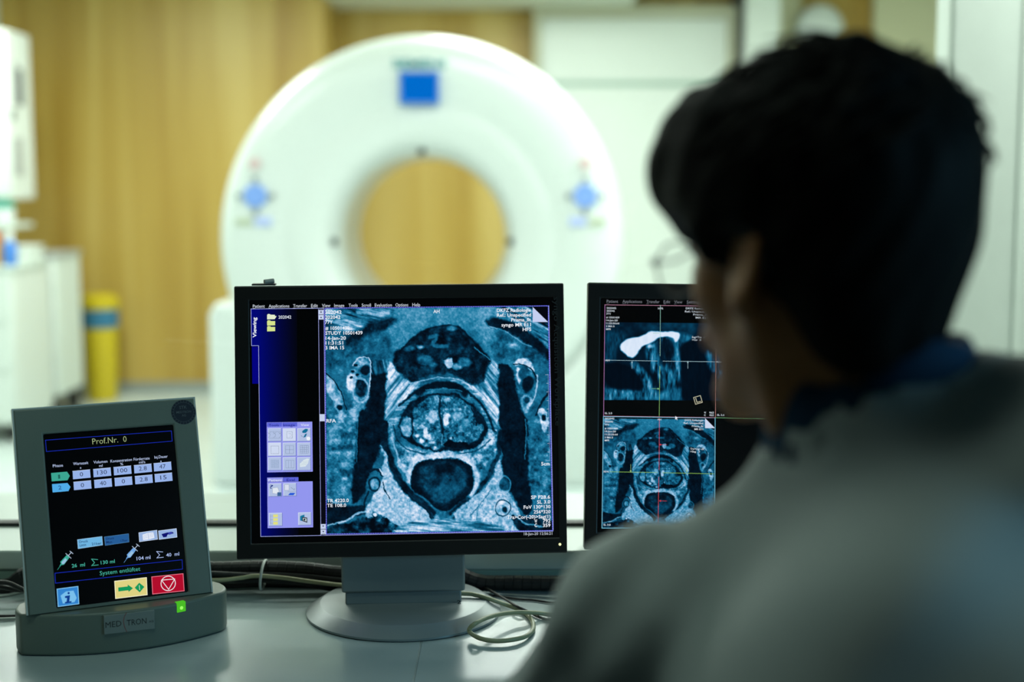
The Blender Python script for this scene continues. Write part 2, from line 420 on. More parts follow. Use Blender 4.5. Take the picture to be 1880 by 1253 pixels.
def axial_scan(n):
    s = Scan(n, 15, 1150, 15, 1138, .40)
    s.v += .16*s.f1+.12*s.f2
    # fat and muscle at the top
    s.poly([(340,0),(880,0),(890,120),(860,270),(790,170),(700,110),(560,110),(450,180),(380,250),(330,150)], .55, .12, 40, s.f1)
    s.streaks([(10,10),(330,10),(345,60),(230,120),(110,130),(10,90)], .25, .15, .85)
    s.poly([(110,165),(200,110),(300,60),(370,60),(350,100),(250,150),(190,200),(130,215)], .13, .1, 24)
    s.line([(180,30),(260,45),(340,30)], 16, .75, .8, 10)
    s.streaks([(900,10),(1150,10),(1150,230),(1080,150),(990,95)], .5, .1, .8)
    s.poly([(835,75),(900,75),(1000,110),(1080,165),(1150,230),(1150,290),(1060,215),(960,150),(850,110)], .08, .06, 14)
    s.line([(850,110),(930,140),(1010,190),(1060,215)], 5, .8, .7)
    s.poly([(880,130),(980,180),(1120,260),(1140,330),(1060,290),(960,270),(880,250)], .36, .25, 30)
    s.oval(975, 215, 34, 20, .62, .3, 20)
    s.poly([(20,230),(140,200),(230,140),(330,140),(330,260),(250,260),(170,250),(90,290),(30,320)], .34, .2, 30)
    s.line([(235,275),(300,285),(345,310)], 5, .08)
    # outer left and right mottled bone and muscle
    s.poly([(10,540),(150,540),(165,700),(150,860),(100,960),(10,1000)], .47, .42, 25)
    s.poly([(1040,620),(1150,600),(1150,960),(1070,960),(1035,820)], .42, .38, 25)
    s.poly([(15,340),(40,350),(80,420),(105,500),(80,570),(50,480),(15,430)], .72, .25, 8)
    s.line([(20,335),(60,380),(95,450),(120,520)], 5, .06)
    s.oval(85, 510, 16, 14, .1, 0, 6)
    s.poly([(140,520),(200,490),(220,530),(180,560),(150,590)], .62, .35, 12)
    # dark pelvic wall muscles
    s.poly([(235,285),(330,295),(325,400),(312,520),(312,620),(285,720),(225,850),(205,940),(140,985),(150,830),(165,700),(172,560),(215,500),(235,420)], .07, .06, 10)
    s.poly([(880,300),(960,330),(985,430),(1000,520),(1030,590),(1035,720),(1035,850),(1055,1000),(1020,1060),(950,960),(905,830),(895,620),(885,450)], .07, .05, 10)
    s.streaks([(235,270),(335,280),(325,330),(240,340)], 1.4, .05, .6, 12)
    s.line([(172,560),(168,680),(165,780)], 4, .5, .8)
    s.line([(180,560),(176,680),(172,780)], 4, .03, .9)
    s.line([(1022,580),(1028,680),(1018,780)], 5, .5, .9)
    s.line([(1012,560),(1018,680),(1008,770)], 4, .02, .9)
    # left hip vessels
    s.poly([(180,262),(225,262),(240,330),(235,420),(215,490),(165,500),(130,460),(118,370),(150,300)], .52, .35, 8)
    s.poly([(120,350),(170,340),(180,390),(140,420),(115,400)], .85, .2, 10)
    s.line([(150,300),(180,265),(228,262),(240,320),(232,420),(215,480)], 5, .85)
    s.oval(212, 322, 22, 27, .12, .1, 7)
    s.oval(190, 415, 30, 50, .2, .25, 10)
    s.ring(190, 425, 40, 62, 7, .75, .8)
    for p in ((150,330),(165,300),(140,360),(175,345)): s.oval(p[0], p[1], 9, 7, .08, 0, 4)
    # right hip vessels
    s.poly([(985,290),(1040,290),(1080,350),(1085,430),(1050,500),(1010,490),(985,400),(975,330)], .42, .3, 8)
    s.poly([(968,298),(1000,272),(1045,285),(1075,335),(1060,340),(1020,310),(985,312)], .88, .08, 7)
    s.line([(965,305),(1005,305),(1060,330),(1080,370)], 6, .06)
    s.poly([(982,330),(1000,325),(1012,360),(1000,400),(990,390)], .9, .1, 8)
    s.oval(1042, 400, 30, 36, .1, .05, 10)
    s.oval(1015, 350, 24, 26, .35, .15, 8)
    s.line([(1088,360),(1085,430),(1060,490),(1035,520)], 6, .8)
    s.poly([(1000,460),(1060,470),(1040,540),(1015,540)], .65, .5, 8)
    s.oval(1030, 480, 16, 18, .2, .1, 8)
    s.poly([(1090,540),(1125,530),(1140,560),(1140,630),(1120,640),(1100,590)], .8, .35, 7)
    s.oval(1120, 575, 12, 16, .08, 0, 6)
    s.line([(1150,440),(1110,500),(1080,560)], 10, .1)
    # bright fat each side of the dome
    s.streaks([(325,300),(350,290),(400,360),(480,380),(470,430),(400,500),(345,620),(318,640),(322,450)], -.9, .3, 1.05, 16, 21)
    s.streaks([(850,285),(885,300),(890,480),(885,640),(850,600),(780,480),(700,400),(800,400),(830,350)], .9, .3, 1.05, 16, 22)
    s.streaks([(330,600),(400,480),(500,400),(600,375),(700,390),(800,470),(880,620),(860,700),(800,540),(700,440),(600,410),(500,440),(400,540),(350,680)], .0, .25, .85, 12, 23)
    # dark dome
    s.poly([(352,275),(380,225),(440,185),(500,140),(580,108),(680,112),(750,165),(820,230),(855,285),(830,330),(815,390),(740,400),(640,350),(540,350),(460,385),(400,350),(365,310)], .13, .17, 14)
    s.line([(360,270),(430,190),(520,130),(600,105),(690,115),(760,180),(850,280)], 10, .06, .9, 8)
    s.line([(545,165),(580,160),(560,200),(630,210)], 18, .5, .8, 8)
    s.poly([(610,280),(650,270),(655,310),(630,322),(608,305)], .85, .1, 8)
    for x, y, r, v in ((495,210,13,.75),(680,310,22,.6),(655,120,20,.55),(720,290,30,.42),(520,280,34,.36),(440,220,20,.4),(560,300,16,.4)): s.oval(x, y, r*1.2, r*.7, v, .2, 10)
    s.line([(770,215),(850,275)], 5, .6, .8)
    # dark arcs above the gland
    s.line([(385,500),(440,455),(510,412),(600,392),(690,410),(770,470),(840,560),(870,650)], 13, .09, .9, 6)
    s.line([(480,440),(540,410),(600,402),(660,412),(720,445)], 34, .06, .95, 12)
    s.line([(400,400),(480,385),(600,365),(720,395),(800,455)], 6, .8, .7)
    s.line([(520,430),(610,420),(700,440)], 5, .55, .7)
    # surroundings below the gland
    s.poly([(340,600),(380,690),(460,720),(600,730),(760,710),(850,640),(880,700),(840,800),(760,850),(600,790),(440,850),(380,800),(345,700)], .62, .6, 16)
    # gland
    s.poly([(380,600),(405,545),(450,480),(520,450),(600,444),(680,452),(760,510),(825,590),(835,640),(790,700),(700,730),(560,732),(470,708),(400,665)], .1, .1, 7)
    s.poly([(386,610),(402,570),(440,560),(448,620),(440,660),(405,650)], .62, .3, 8)
    s.poly([(455,520),(520,465),(600,456),(680,464),(745,515),(765,590),(815,610),(800,660),(700,705),(560,715),(480,690),(450,640),(452,580)], .42, .42, 8, s.f3*.55+s.f2*.7)
    s.line([(450,560),(455,620),(445,670)], 7, .08)
    s.line([(745,520),(770,570),(770,610)], 7, .1)
    s.line([(592,470),(588,540),(600,610),(602,650)], 13, .1, .9, 5)
    for x, y, rx, ry, v in ((622,575,14,28,1),(640,560,8,8,.95),(552,560,27,30,.72),(575,480,13,20,.65),(520,635,14,22,.9),(530,662,18,12,.85),(475,655,10,9,.9),(500,682,12,9,.95),(505,610,12,11,.8),(545,690,13,8,.85),(490,620,9,8,.8),(680,560,30,18,.6),(720,590,26,20,.55),(630,480,14,14,.6),(700,620,26,14,.5),(640,675,8,8,.9),(560,715,14,6,.9)): s.oval(x, y, rx, ry, v, .22, 7, 1)
    s.line([(600,650),(596,700)], 6, .7, .8)
    s.poly([(612,700),(650,688),(720,688),(727,705),(690,716),(625,716)], .03, .02, 6)
    s.line([(355,600),(375,680),(450,735),(600,752),(760,735),(850,680)], 8, .18, .7)
    # levator slings
    s.line([(312,590),(312,700),(345,800),(400,900),(470,975),(545,1045)], 34, .1, .95, 8, amp=.12)
    s.line([(890,640),(885,740),(850,830),(790,915),(710,990),(640,1045)], 22, .13, .95, 7, amp=.15)
    s.line([(345,640),(365,740),(410,840),(440,900)], 9, .75, .8)
    # ischiorectal fat
    fat = s.f3*.5+s.f2*.4
    s.poly([(292,700),(315,760),(345,850),(420,950),(500,1030),(545,1060),(560,1140),(380,1140),(240,1080),(205,1025),(240,960),(285,880),(300,800)], .78, .16, 8, fat)
    s.poly([(893,780),(905,860),(930,940),(980,1040),(1010,1140),(640,1140),(640,1060),(700,1010),(800,930),(860,850)], .74, .22, 8, fat)
    s.line([(300,885),(310,930),(335,968)], 5, .1)
    s.line([(430,945),(540,1060),(570,1130)], 14, .15)
    s.poly([(560,1050),(600,1080),(660,1050),(640,1140),(560,1140)], .5, .5, 8)
    s.line([(850,920),(800,990),(740,1060)], 5, .35, .7); s.line([(780,1000),(770,1080)], 4, .35, .6)
    # rectum
    s.line([(430,880),(440,810),(500,768),(600,755),(700,768),(760,830),(775,890),(740,960)], 26, .88, .9, 12)
    s.poly([(438,870),(455,815),(500,778),(600,768),(690,778),(740,820),(755,890),(730,950),(680,1000),(600,1035),(550,1015),(490,960),(450,920)], .07, .05, 8)
    s.poly([(480,860),(505,805),(600,790),(690,805),(722,850),(715,920),(660,970),(600,1000),(540,975),(500,920)], .23, .12, 26)
    s.poly([(560,810),(600,795),(650,805),(640,850),(600,845),(580,860)], .07, .03, 22)
    s.poly([(560,930),(620,900),(680,910),(650,960),(590,980)], .36, .1, 40)
    # vessels low left and right
    s.ring(255, 893, 26, 34, 8, .15); s.oval(255, 893, 20, 26, .55, .2, 6)
    s.line([(215,830),(270,820),(295,850)], 14, .12); s.line([(285,818),(300,850)], 8, .85)
    s.line([(225,930),(205,980),(200,1030)], 8, .12)
    s.oval(915, 905, 26, 34, .25, .2, 8); s.ring(915, 905, 30, 40, 6, .7, .7)
    s.oval(902, 1022, 34, 36, .8, .3, 7); s.oval(912, 1030, 12, 14, .15, 0, 6); s.ring(902, 1022, 38, 40, 6, .1, .8)
    # bottom bands
    s.poly([(10,985),(90,1000),(190,1000),(205,1040),(130,1060),(50,1090),(10,1090)], .08, .06, 10)
    s.line([(15,1095),(100,1075),(170,1040),(215,1030)], 9, .8, .9)
    s.poly([(15,1100),(120,1080),(220,1060),(300,1090),(330,1140),(15,1140)], .13, .35, 10)
    s.poly([(250,1030),(290,1050),(340,1080),(380,1110),(350,1130),(290,1090),(240,1060)], .2, .6, 6)
    s.oval(255, 1045, 12, 10, .95, 0, 5)
    s.poly([(950,1060),(1040,1075),(1150,1090),(1150,1140),(1010,1140),(960,1100)], .1, .2, 8)
    s.line([(960,1050),(1010,1100),(1100,1120)], 8, .7, .8)
    s.streaks([(420,1085),(560,1070),(700,1080),(860,1100),(860,1140),(400,1140)], .1, .25, .9, 12, 31)
    s.v = s.v*(1+.24*s.f3)+.05*fbm(s.X, s.Y, 9, 77, 2)+.045*s.f2
    return np.clip(s.v, 0, 1)
def sagittal_scan(n):
    # domain: 0..100 across, 0..72 down
    s = Scan(n, 0, 100, 0, 72, .08)
    X, Y = s.X, s.Y
    s.wx = fbm(X, Y, 9, 5, 3)*1.6; s.wy = fbm(X, Y, 9, 50, 3)*1.6
    s.f1 = fbm(X, Y, 14, 1); s.f2 = fbm(X*2.6, Y*.7, 6, 2, 3); s.f3 = fbm(X*3, Y*.6, 4, 3, 3)
    s.v = .09+.10*s.f1
    s.put(np.clip((14-Y)/10, 0, 1)*.8, .22, .22, s.f1)
    s.poly([(0,10),(12,8),(20,14),(10,26),(8,40),(0,36)], .27, .2, 6)
    s.poly([(38,24),(52,14),(66,10),(74,18),(72,40),(66,60),(60,66),(48,52),(40,38)], .34, .5, 5)
    s.poly([(48,16),(60,14),(64,24),(58,40),(50,36),(46,26)], .12, .15, 5)
    s.poly([(24,38),(32,40),(44,56),(50,70),(40,68),(30,54)], .4, .6, 4)
    s.poly([(0,60),(14,62),(40,64),(48,70),(20,72),(0,72)], .4, .5, 4)
    s.poly([(52,64),(70,60),(72,72),(48,72)], .4, .3, 5)
    s.poly([(62,8),(78,12),(76,20),(68,18)], .4, .2, 4)
    s.poly([(0,38),(22,40),(36,58),(28,62),(4,58)], .03, .02, 3)
    s.poly([(70,20),(100,20),(100,72),(72,72),(70,44)], .04, .03, 3)
    s.poly([(92,26),(98,30),(100,44),(95,42)], .4, .4, 4)
    s.poly([(14,22),(20,16),(34,12),(44,8),(64,8),(68,12),(64,18),(60,13),(48,13),(42,19),(34,22),(28,30),(24,33),(17,28)], .97, .04, 1.4)
    s.oval(41, 22, 3, 2, .8, .2, 2)
    return np.clip(s.v, 0, 1)
def cmap(v, dim=1.):
    ks = np.array([0, .12, .3, .5, .7, .88, 1.])
    cs = np.array([(3,10,20), (4,26,44), (10,74,106), (30,122,160), (120,176,212), (198,218,242), (234,242,254)])/255.
    v = v*dim
    return np.stack([np.interp(v, ks, cs[:, k]) for k in range(3)], -1)
# ---------------------------------------------------------------- the setting: scan room behind the window
YB, YR = 8.7, 9.4
XL, XR = -3.35, 3.2
struct('floor', MB().box(XL, XR, 2.30, YR+.1, -.05, 0), M_FLOOR)
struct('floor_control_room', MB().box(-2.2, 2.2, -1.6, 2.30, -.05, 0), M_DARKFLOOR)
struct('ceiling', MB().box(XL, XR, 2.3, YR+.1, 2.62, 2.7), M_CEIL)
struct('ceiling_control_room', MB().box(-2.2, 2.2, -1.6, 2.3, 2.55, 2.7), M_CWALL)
struct('wall_back', MB().box(XL, -1.13, YB, YB+.08, 0, 2.62), M_WOOD)
struct('wall_recess', MB().box(-1.13, XR, YR, YR+.08, 0, 2.62), M_WOOD)
struct('wall_recess_side', MB().box(-1.21, -1.13, YB+.08, YR, 0, 2.62), M_WOOD)
struct('trim_1', MB().box(-1.13, .75, 8.55, YR, 2.405, 2.62), M_CEIL)          # soffit
struct('wall_left', MB().box(XL-.08, XL, 2.3, YR, 0, 2.62), M_WALL)
struct('wall_right', MB().box(XR, XR+.08, 2.3, YR, 0, 2.62), M_WALL)
struct('baseboard_back', MB().box(XL+.4, -1.13, YB-.015, YB, 0, .07), M_GREY)
struct('wall_left_pier', MB().box(-3.35, -3.08, 8.45, YB, 0, 2.62), M_WALL)
# the near partition on the right of the scan room
pw = MB().box(1.0, XR, 3.3, 3.42, 0, 2.62)
struct('wall_partition', pw, M_WALL, bevel=.01)
for k, x in enumerate((1.165, 1.21)):
    struct('trim_%d' % (k+2), MB().box(x, x+.012, 3.296, 3.301, 0, 2.62), M_WALL, bevel=.002)
# white double door with a transom line, its frame and the pale post beside it
dx0, dx1 = .185, 1.37
d = thing('door', 'white sliding door standing behind the scanner at its right', 'door', (.78, 9.2, 0)); d['kind'] = 'structure'; d.name = 'door_1'
MB().box(dx0, dx1, 9.2, 9.25, 1.935, 2.33).build('upper_panel', M_PANEL, d, bevel=.006)
MB().box(dx0, dx1, 9.2, 9.25, .02, 1.905).build('door_leaf', M_PANEL, d, bevel=.006)
MB().box(dx0, dx1, 9.21, 9.26, 1.905, 1.935).build('rail', M_RAIL, d)
MB().box(1.21, 1.24, 9.14, 9.2, .9, 1.25).build('handle', M_GREY, d, bevel=.01)
MB().frame(dx0-.05, dx1+.05, .0, 2.405, dx0, dx1, .01, 2.335, 9.16, 9.3).build('door_frame', mat('door frame beige', (.50, .50, .36), .5), d, bevel=.005)
struct('trim_4', MB().box(1.45, 1.66, 8.95, 9.4, 0, 2.62), M_PANEL, bevel=.01)
struct('trim_5', MB().box(1.42, 1.45, 9.05, 9.4, 0, 2.62), M_DKGREY)
struct('trim_7', MB().box(1.665, 1.86, 9.32, 9.4, 0, 2.62), mat('cream panel', (.60, .58, .38), .5), bevel=.005)
struct('trim_8', MB().box(2.33, 2.9, 9.32, 9.4, 0, 2.62), MATS['cream panel'], bevel=.005)
# fixture high on the wall behind the head
t = thing('wall_lamp', 'round white fixture high on the wood wall above the head of the seated person', 'lamp', (1.98, 9.3, 2.2))
MB().lathe([(.001, .0), (.10, .01), (.145, .05), (.15, .12), (.12, .16), (.001, .17)], 28, Matrix.Translation((1.96, 9.33, 2.27)) @ Matrix.Rotation(R(90), 4, 'X')).build('housing', M_WHITE, t, smooth=True)
MB().box(1.86, 2.06, 9.33, 9.4, 2.03, 2.12).build('mounting_plate', M_PANEL, t, bevel=.01)
# ---------------------------------------------------------------- the window between the rooms
WX0, WX1 = -1.25, 1.30
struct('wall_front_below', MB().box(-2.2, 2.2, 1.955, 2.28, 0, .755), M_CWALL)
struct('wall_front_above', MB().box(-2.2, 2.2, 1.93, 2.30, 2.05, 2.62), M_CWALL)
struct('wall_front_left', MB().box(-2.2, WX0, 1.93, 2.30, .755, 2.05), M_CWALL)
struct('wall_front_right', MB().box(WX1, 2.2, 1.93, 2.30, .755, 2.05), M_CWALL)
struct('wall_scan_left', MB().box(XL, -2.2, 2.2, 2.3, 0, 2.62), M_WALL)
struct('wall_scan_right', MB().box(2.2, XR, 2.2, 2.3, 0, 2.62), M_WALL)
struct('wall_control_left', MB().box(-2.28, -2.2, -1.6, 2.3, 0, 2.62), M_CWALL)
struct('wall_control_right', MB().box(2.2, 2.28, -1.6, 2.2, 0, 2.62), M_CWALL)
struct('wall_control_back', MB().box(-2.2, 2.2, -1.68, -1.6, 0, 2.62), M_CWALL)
struct('window_sill', MB().box(WX0, WX1, 1.93, 2.30, .762, .79), M_SILL, bevel=.003)
struct('trim_6', MB().box(-2.0, 2.0, 1.932, 1.955, .742, .762), M_RAIL, bevel=.002)
wn = thing('window', 'wide glass window between the control room and the scanner room', 'window', (0, 2.08, .79)); wn['kind'] = 'structure'; wn.name = 'window_1'
MB().frame(WX0, WX1, .79, 2.05, WX0+.02, WX1-.02, .796, 2.03, 2.07, 2.09).build('gasket', M_GASKET, wn)
MB().box(WX0+.02, WX1-.02, 2.077, 2.083, .796, 2.03).build('pane', M_GLASS, wn)
# ---------------------------------------------------------------- scanner
GX, GZ = -.385, 1.05
sc = thing('mri_scanner', 'large white ring-shaped scanner with a round bore in the room behind the window', 'scanner', (GX, 6.6, 0))
TG = Matrix.Translation((GX, 0, GZ)) @ Matrix.Rotation(R(-90), 4, 'X')      # local z -> +y
prof = [(.355, 6.95), (.355, 6.30), (.362, 6.2), (.376, 6.12), (.40, 6.065), (.44, 6.035), (.50, 6.02), (.56, 6.012), (.572, 6.016), (.585, 6.01), (.70, 6.0), (.76, 6.003), (.805, 6.02), (.84, 6.055), (.862, 6.11), (.874, 6.2), (.88, 6.5), (.88, 6.95), (.865, 7.05), (.80, 7.09), (.5, 7.09), (.40, 7.06)]
cov = MB().lathe(prof, 96, TG, close=True).build('ring_cover', M_WHITE, sc, smooth=True)
bs = MB()
pts = [(GX-.885, 0), (GX+.885, 0), (GX+.885, .74), (GX+.86, .80), (GX-.86, .80), (GX-.885, .74)]
# plinth with a cut-out where the ring stands
n = 28; arc = [(GX+.83*math.cos(a), GZ+.83*math.sin(a)) for a in [R(199+i*(341-199)/n) for i in range(n+1)]]
MB().prism([(GX-.90, 0), (GX+.90, 0), (GX+.90, .74), (GX+.87, .79)]+[(x, z) for x, z in reversed(arc)]+[(GX-.87, .79), (GX-.90, .74)], 5.995, 7.05).build('plinth', M_WHITE, sc, bevel=.015)
# patient table reaching into the bore
tp = []
for y, z0 in ((4.9, .0), (6.0, .0)):
    pass
MB().prism([(GX-.27, .60), (GX+.31, .60), (GX+.31, .70), (GX+.22, .775), (GX+.02, .795), (GX-.18, .775), (GX-.27, .70)], 4.95, 6.9).build('patient_table', M_WHITE, sc, bevel=.02)
MB().box(GX-.22, GX+.26, 5.0, 6.02, .0, .62).build('table_pedestal', M_WHITE, sc, bevel=.04)
# lettering and display on the ring
pg = Plane((GX, 5.998, GZ), 0, 0)
MB().box(GX-.075, GX+.075, 5.975, 6.004, GZ+.577, GZ+.697).build('status_display', emit('blue display', rgb(0, 112, 215), 1.), sc, bevel=.008)
MB().frame(GX-.083, GX+.083, GZ+.569, GZ+.705, GX-.072, GX+.072, GZ+.580, GZ+.694, 5.972, 6.004).build('display_frame', M_BLUE, sc, bevel=.004)
ik = Ink(Plane((GX, 5.996, GZ+.71), 0, 0)); vs, fs = glyphs('SIEMENS', .02)
ax = min(v[0] for v in vs); bx = max(v[0] for v in vs)
MB().add([(GX-.112+(v[0]-ax)/(bx-ax)*.224, 5.994, GZ+.720+v[1]*.05) for v in vs], fs).build('maker_lettering', M_TEAL, sc)
for sx in (-1, 1):
    px = GX+sx*.692; pz = GZ+.19
    MB().prism([(px+.052*math.cos(R(45*i)+R(22.5))*(1 if i % 2 else 1), pz+.052*math.sin(R(45*i)+R(22.5))) for i in range(8)], 5.985, 6.01).build('control_pad', mat('pad blue', (.22, .38, .85), .4), sc, bevel=.004)
    for k, (a, b) in enumerate(((0, .07), (0, -.07), (.07, 0), (-.07, 0))):
        MB().lathe([(.012, 0), (.012, .012), (.001, .013)], 12, Matrix.Translation((px+a, 6.0, pz+b)) @ Matrix.Rotation(R(90), 4, 'X')).build('button', mat('button grey', (.25, .28, .3), .4), sc)
    MB().lathe([(.024, 0), (.024, .012), (.001, .014)], 16, Matrix.Translation((px, 6.0, pz+.135)) @ Matrix.Rotation(R(90), 4, 'X')).build('stop_button', mat('faded red', (.72, .52, .52), .4), sc)
    MB().box(px-sx*.03-.035, px-sx*.03+.035, 5.993, 6.006, pz-.125, pz-.09).build('label_strip', mat('pale blue strip', (.50, .58, .95), .4), sc, bevel=.003)
    MB().box(px+sx*.05-.035, px+sx*.05+.035, 5.993, 6.006, pz-.122, pz-.095).build('label_strip', mat('pale olive strip', (.52, .58, .42), .4), sc, bevel=.003)
for a in (90, 181, 359):
    x = GX+.378*math.cos(R(a)); z = GZ+.378*math.sin(R(a))
    MB().ball((x, 6.10, z), .019, .02, .019, 12).build('laser_window', M_DKGREY, sc, smooth=True)
# ---------------------------------------------------------------- furniture at the left of the scan room
def box_thing(name, label, cat, x0, x1, y0, y1, z0, z1, m, bevel=.01, group=None):
    t = thing(name, label, cat, ((x0+x1)/2, (y0+y1)/2, z0), 0, group)
    return t
t = thing('wall_cabinet', 'white wall cabinet with dark vents mounted at the upper left', 'cabinet', (-2.8, 7.6, 1.2))
MB().box(-3.2, -2.60, 7.42, 7.8, 1.205, 2.083).build('body', M_PANEL, t, bevel=.012)
MB().box(-3.19, -2.61, 7.402, 7.419, 1.215, 2.073).build('door', M_PANEL, t, bevel=.004)
MB().box(-2.601, -2.588, 7.585, 7.635, 1.70, 1.89).build('handle', M_DKGREY, t, bevel=.003)
MB().box(-2.601, -2.592, 7.465, 7.505, 1.615, 1.675).build('lock', M_DKGREY, t, bevel=.003)
MB().box(-2.601, -2.596, 7.50, 7.57, 1.70, 1.92).build('vent', M_TICK, t, bevel=.001)
MB().box(-2.601, -2.596, 7.48, 7.62, 1.33, 1.53).build('notice', M_TICK, t, bevel=.001)
t = thing('base_cabinet', 'tall white drawer cabinet at the left edge below the wall shelf', 'cabinet', (-2.7, 7.3, 0))
MB().box(-3.05, -2.466, 7.0, 7.57, .09, .86).build('body', M_PANEL, t, bevel=.01)
MB().box(-3.06, -2.455, 6.985, 7.58, .86, .885).build('worktop', M_SILL, t, bevel=.006)
for k in range(3):
    dr = MB().box(-3.04, -2.475, 6.984, 6.999, .11+k*.25, .35+k*.25).build('drawer', M_PANEL, t, bevel=.004)
    MB().box(-2.80, -2.70, 6.968, 6.985, .30+k*.25, .315+k*.25).build('handle', M_GREY, dr, bevel=.003)
for x in (-2.98, -2.52):
    for y in (7.06, 7.5): MB().ball((x, y, .045), .03, .045, .045, 14).build('caster', M_RUBBER, t, smooth=True)
t = thing('drawer_trolley', 'white drawer trolley on dark casters beside the yellow bin', 'trolley', (-2.75, 7.85, 0))
MB().box(-3.05, -2.455, 7.64, 8.08, .14, .89).build('body', M_WALL, t, bevel=.01)
MB().box(-3.06, -2.445, 7.63, 8.09, .89, .915).build('top', M_TICK, t, bevel=.004)
for k in range(4):
    dr = MB().box(-3.04, -2.465, 7.624, 7.639, .15+k*.185, .325+k*.185).build('drawer', M_PANEL, t, bevel=.004)
    MB().box(-2.80, -2.70, 7.61, 7.625, .28+k*.185, .292+k*.185).build('handle', M_GREY, dr, bevel=.002)
for x in (-2.98, -2.50):
    for y in (7.70, 8.02): MB().ball((x, y, .07), .035, .07, .07, 14).build('caster', M_RUBBER, t, smooth=True)
t = thing('tool_case', 'low white box lying on the drawer cabinet beside the blue bottle', 'box', (-2.5, 7.4, .885))
MB().box(-2.62, -2.475, 7.28, 7.52, .885, .955).build('body', M_WALL, t, bevel=.01); MB().box(-2.625, -2.47, 7.275, 7.525, .955, .97).build('lid', M_PANEL, t, bevel=.005)
t = thing('spray_bottle', 'small blue bottle with a white cap on the drawer cabinet', 'bottle', (-2.495, 7.08, .885))
TBo = Matrix.Translation((-2.498, 7.08, 0))
MB().lathe([(.033, .885), (.035, .9), (.035, .985), (.022, 1.005)], 20, TBo).build('bottle_body', M_BLUE, t, smooth='auto')
MB().lathe([(.018, 1.003), (.02, 1.012), (.02, 1.045), (.012, 1.055)], 16, TBo).build('cap', M_WHITE, t, smooth='auto')
t = thing('sharps_container', 'orange yellow container at the left edge on the drawer cabinet', 'container', (-2.59, 7.1, .885))
TBo = Matrix.Translation((-2.59, 7.09, 0))
MB().lathe([(.042, .885), (.046, .9), (.05, 1.01)], 20, TBo).build('tub', M_ORANGE, t, smooth='auto')
MB().lathe([(.052, 1.01), (.052, 1.03), (.03, 1.04), (.03, 1.055)], 20, TBo).build('lid', mat('red lid', (.6, .12, .03), .4), t, smooth='auto')
t = thing('wall_shelf', 'narrow pale shelf under the wall cabinet holding a green-lidded tub', 'shelf', (-2.8, 7.5, 1.06))
MB().box(-3.3, -2.55, 7.28, 7.60, 1.06, 1.085).build('board', M_SILL, t, bevel=.004)
MB().box(-3.0, -2.98, 7.30, 7.60, .98, 1.06).build('bracket', M_GREY, t, bevel=.003)
t = thing('wipe_tub', 'white tub with a green lid standing on the wall shelf', 'tub', (-2.66, 7.38, 1.085))
TBo = Matrix.Translation((-2.645, 7.37, 0))
MB().lathe([(.07, 1.085), (.075, 1.095), (.075, 1.165)], 24, TBo).build('tub_body', M_WHITE, t, smooth='auto')
MB().lathe([(.078, 1.165), (.078, 1.18), (.072, 1.195), (.02, 1.20)], 24, TBo).build('lid', M_GREEN, t, smooth='auto')
t = thing('waste_bin', 'tall yellow waste bin with a blue bag around its rim against the wood wall', 'bin', (-2.45, 8.42, 0))
TB = Matrix.Translation((-2.45, 8.42, 0))
MB().lathe([(.083, 0), (.088, .02), (.10, .47), (.102, .50)], 28, TB).build('bin_body', M_YELLOW, t, smooth='auto')
MB().lathe([(.106, .44), (.110, .46), (.108, .545), (.102, .55)], 28, TB).build('bin_bag', M_BLUEBAG, t, smooth='auto')
MB().lathe([(.112, .55), (.116, .56), (.112, .61), (.08, .635), (.02, .64)], 28, TB).build('lid', M_YELLOW, t, smooth='auto')
# ---------------------------------------------------------------- desks, meeting in a seam
TZ = .74
for x0, x1, lab in ((-1.75, -.1113, 'grey desk on the left carrying the injector terminal, seam at its right edge'), (-.1105, 1.70, 'grey desk on the right of the seam under the two monitors and loose cables')):
    t = thing('desk', lab, 'desk', ((x0+x1)/2, 1.5, 0), 0, 'desks along the window')
    MB().box(x0, x1, 1.13, 1.925, .712, TZ).build('desk_top', M_TABLE, t, bevel=.0012)
    if x0 < -1: MB().box(-.1113, -.1106, 1.13, 1.925, .715, TZ+.0001).build('edge_strip', M_DEVLIGHT, t)
    for x in (x0+.06, x1-.06):
        for y in (1.2, 1.87): MB().box(x-.025, x+.025, y-.025, y+.025, 0, .712).build('leg', M_GREY, t, bevel=.004)
    MB().box(x0+.06, x1-.06, 1.86, 1.88, .60, .70).build('crossbar', M_GREY, t, bevel=.003)
# ---------------------------------------------------------------- monitors
def monitor(name, label, loc, yaw, tilt, roll, W, H, disp):
    pl = Plane(loc, yaw, tilt, roll)
    bz = pl.M @ Vector((0, .03, 0))
    root = thing(name, label, 'monitor', (bz.x, bz.y, TZ), yaw)
    T = pl.M; x0, z0, x1, z1 = disp
    MB().frame(-W/2, W/2, -H/2, H/2, x0, x1, z0, z1, 0, .022, T).build('bezel', M_BLACK, root, bevel=.0018)
    hs = MB()
    o = [(-W/2+.004, -H/2+.004), (W/2-.004, -H/2+.004), (W/2-.004, H/2-.004), (-W/2+.004, H/2-.004)]
    hs.prism(o, .0222, .034, T)
    hs.prism([(p[0]*.8, p[1]*.78) for p in o], .034, .058, T)
    hs.build('rear_housing', M_BLACK, root, bevel=.004)
    panel = MB().box(x0-.0005, x1+.0005, .0015, .006, z0-.0005, z1+.0005, T).build('screen', M_BLACKP, root)
    return root, pl, panel
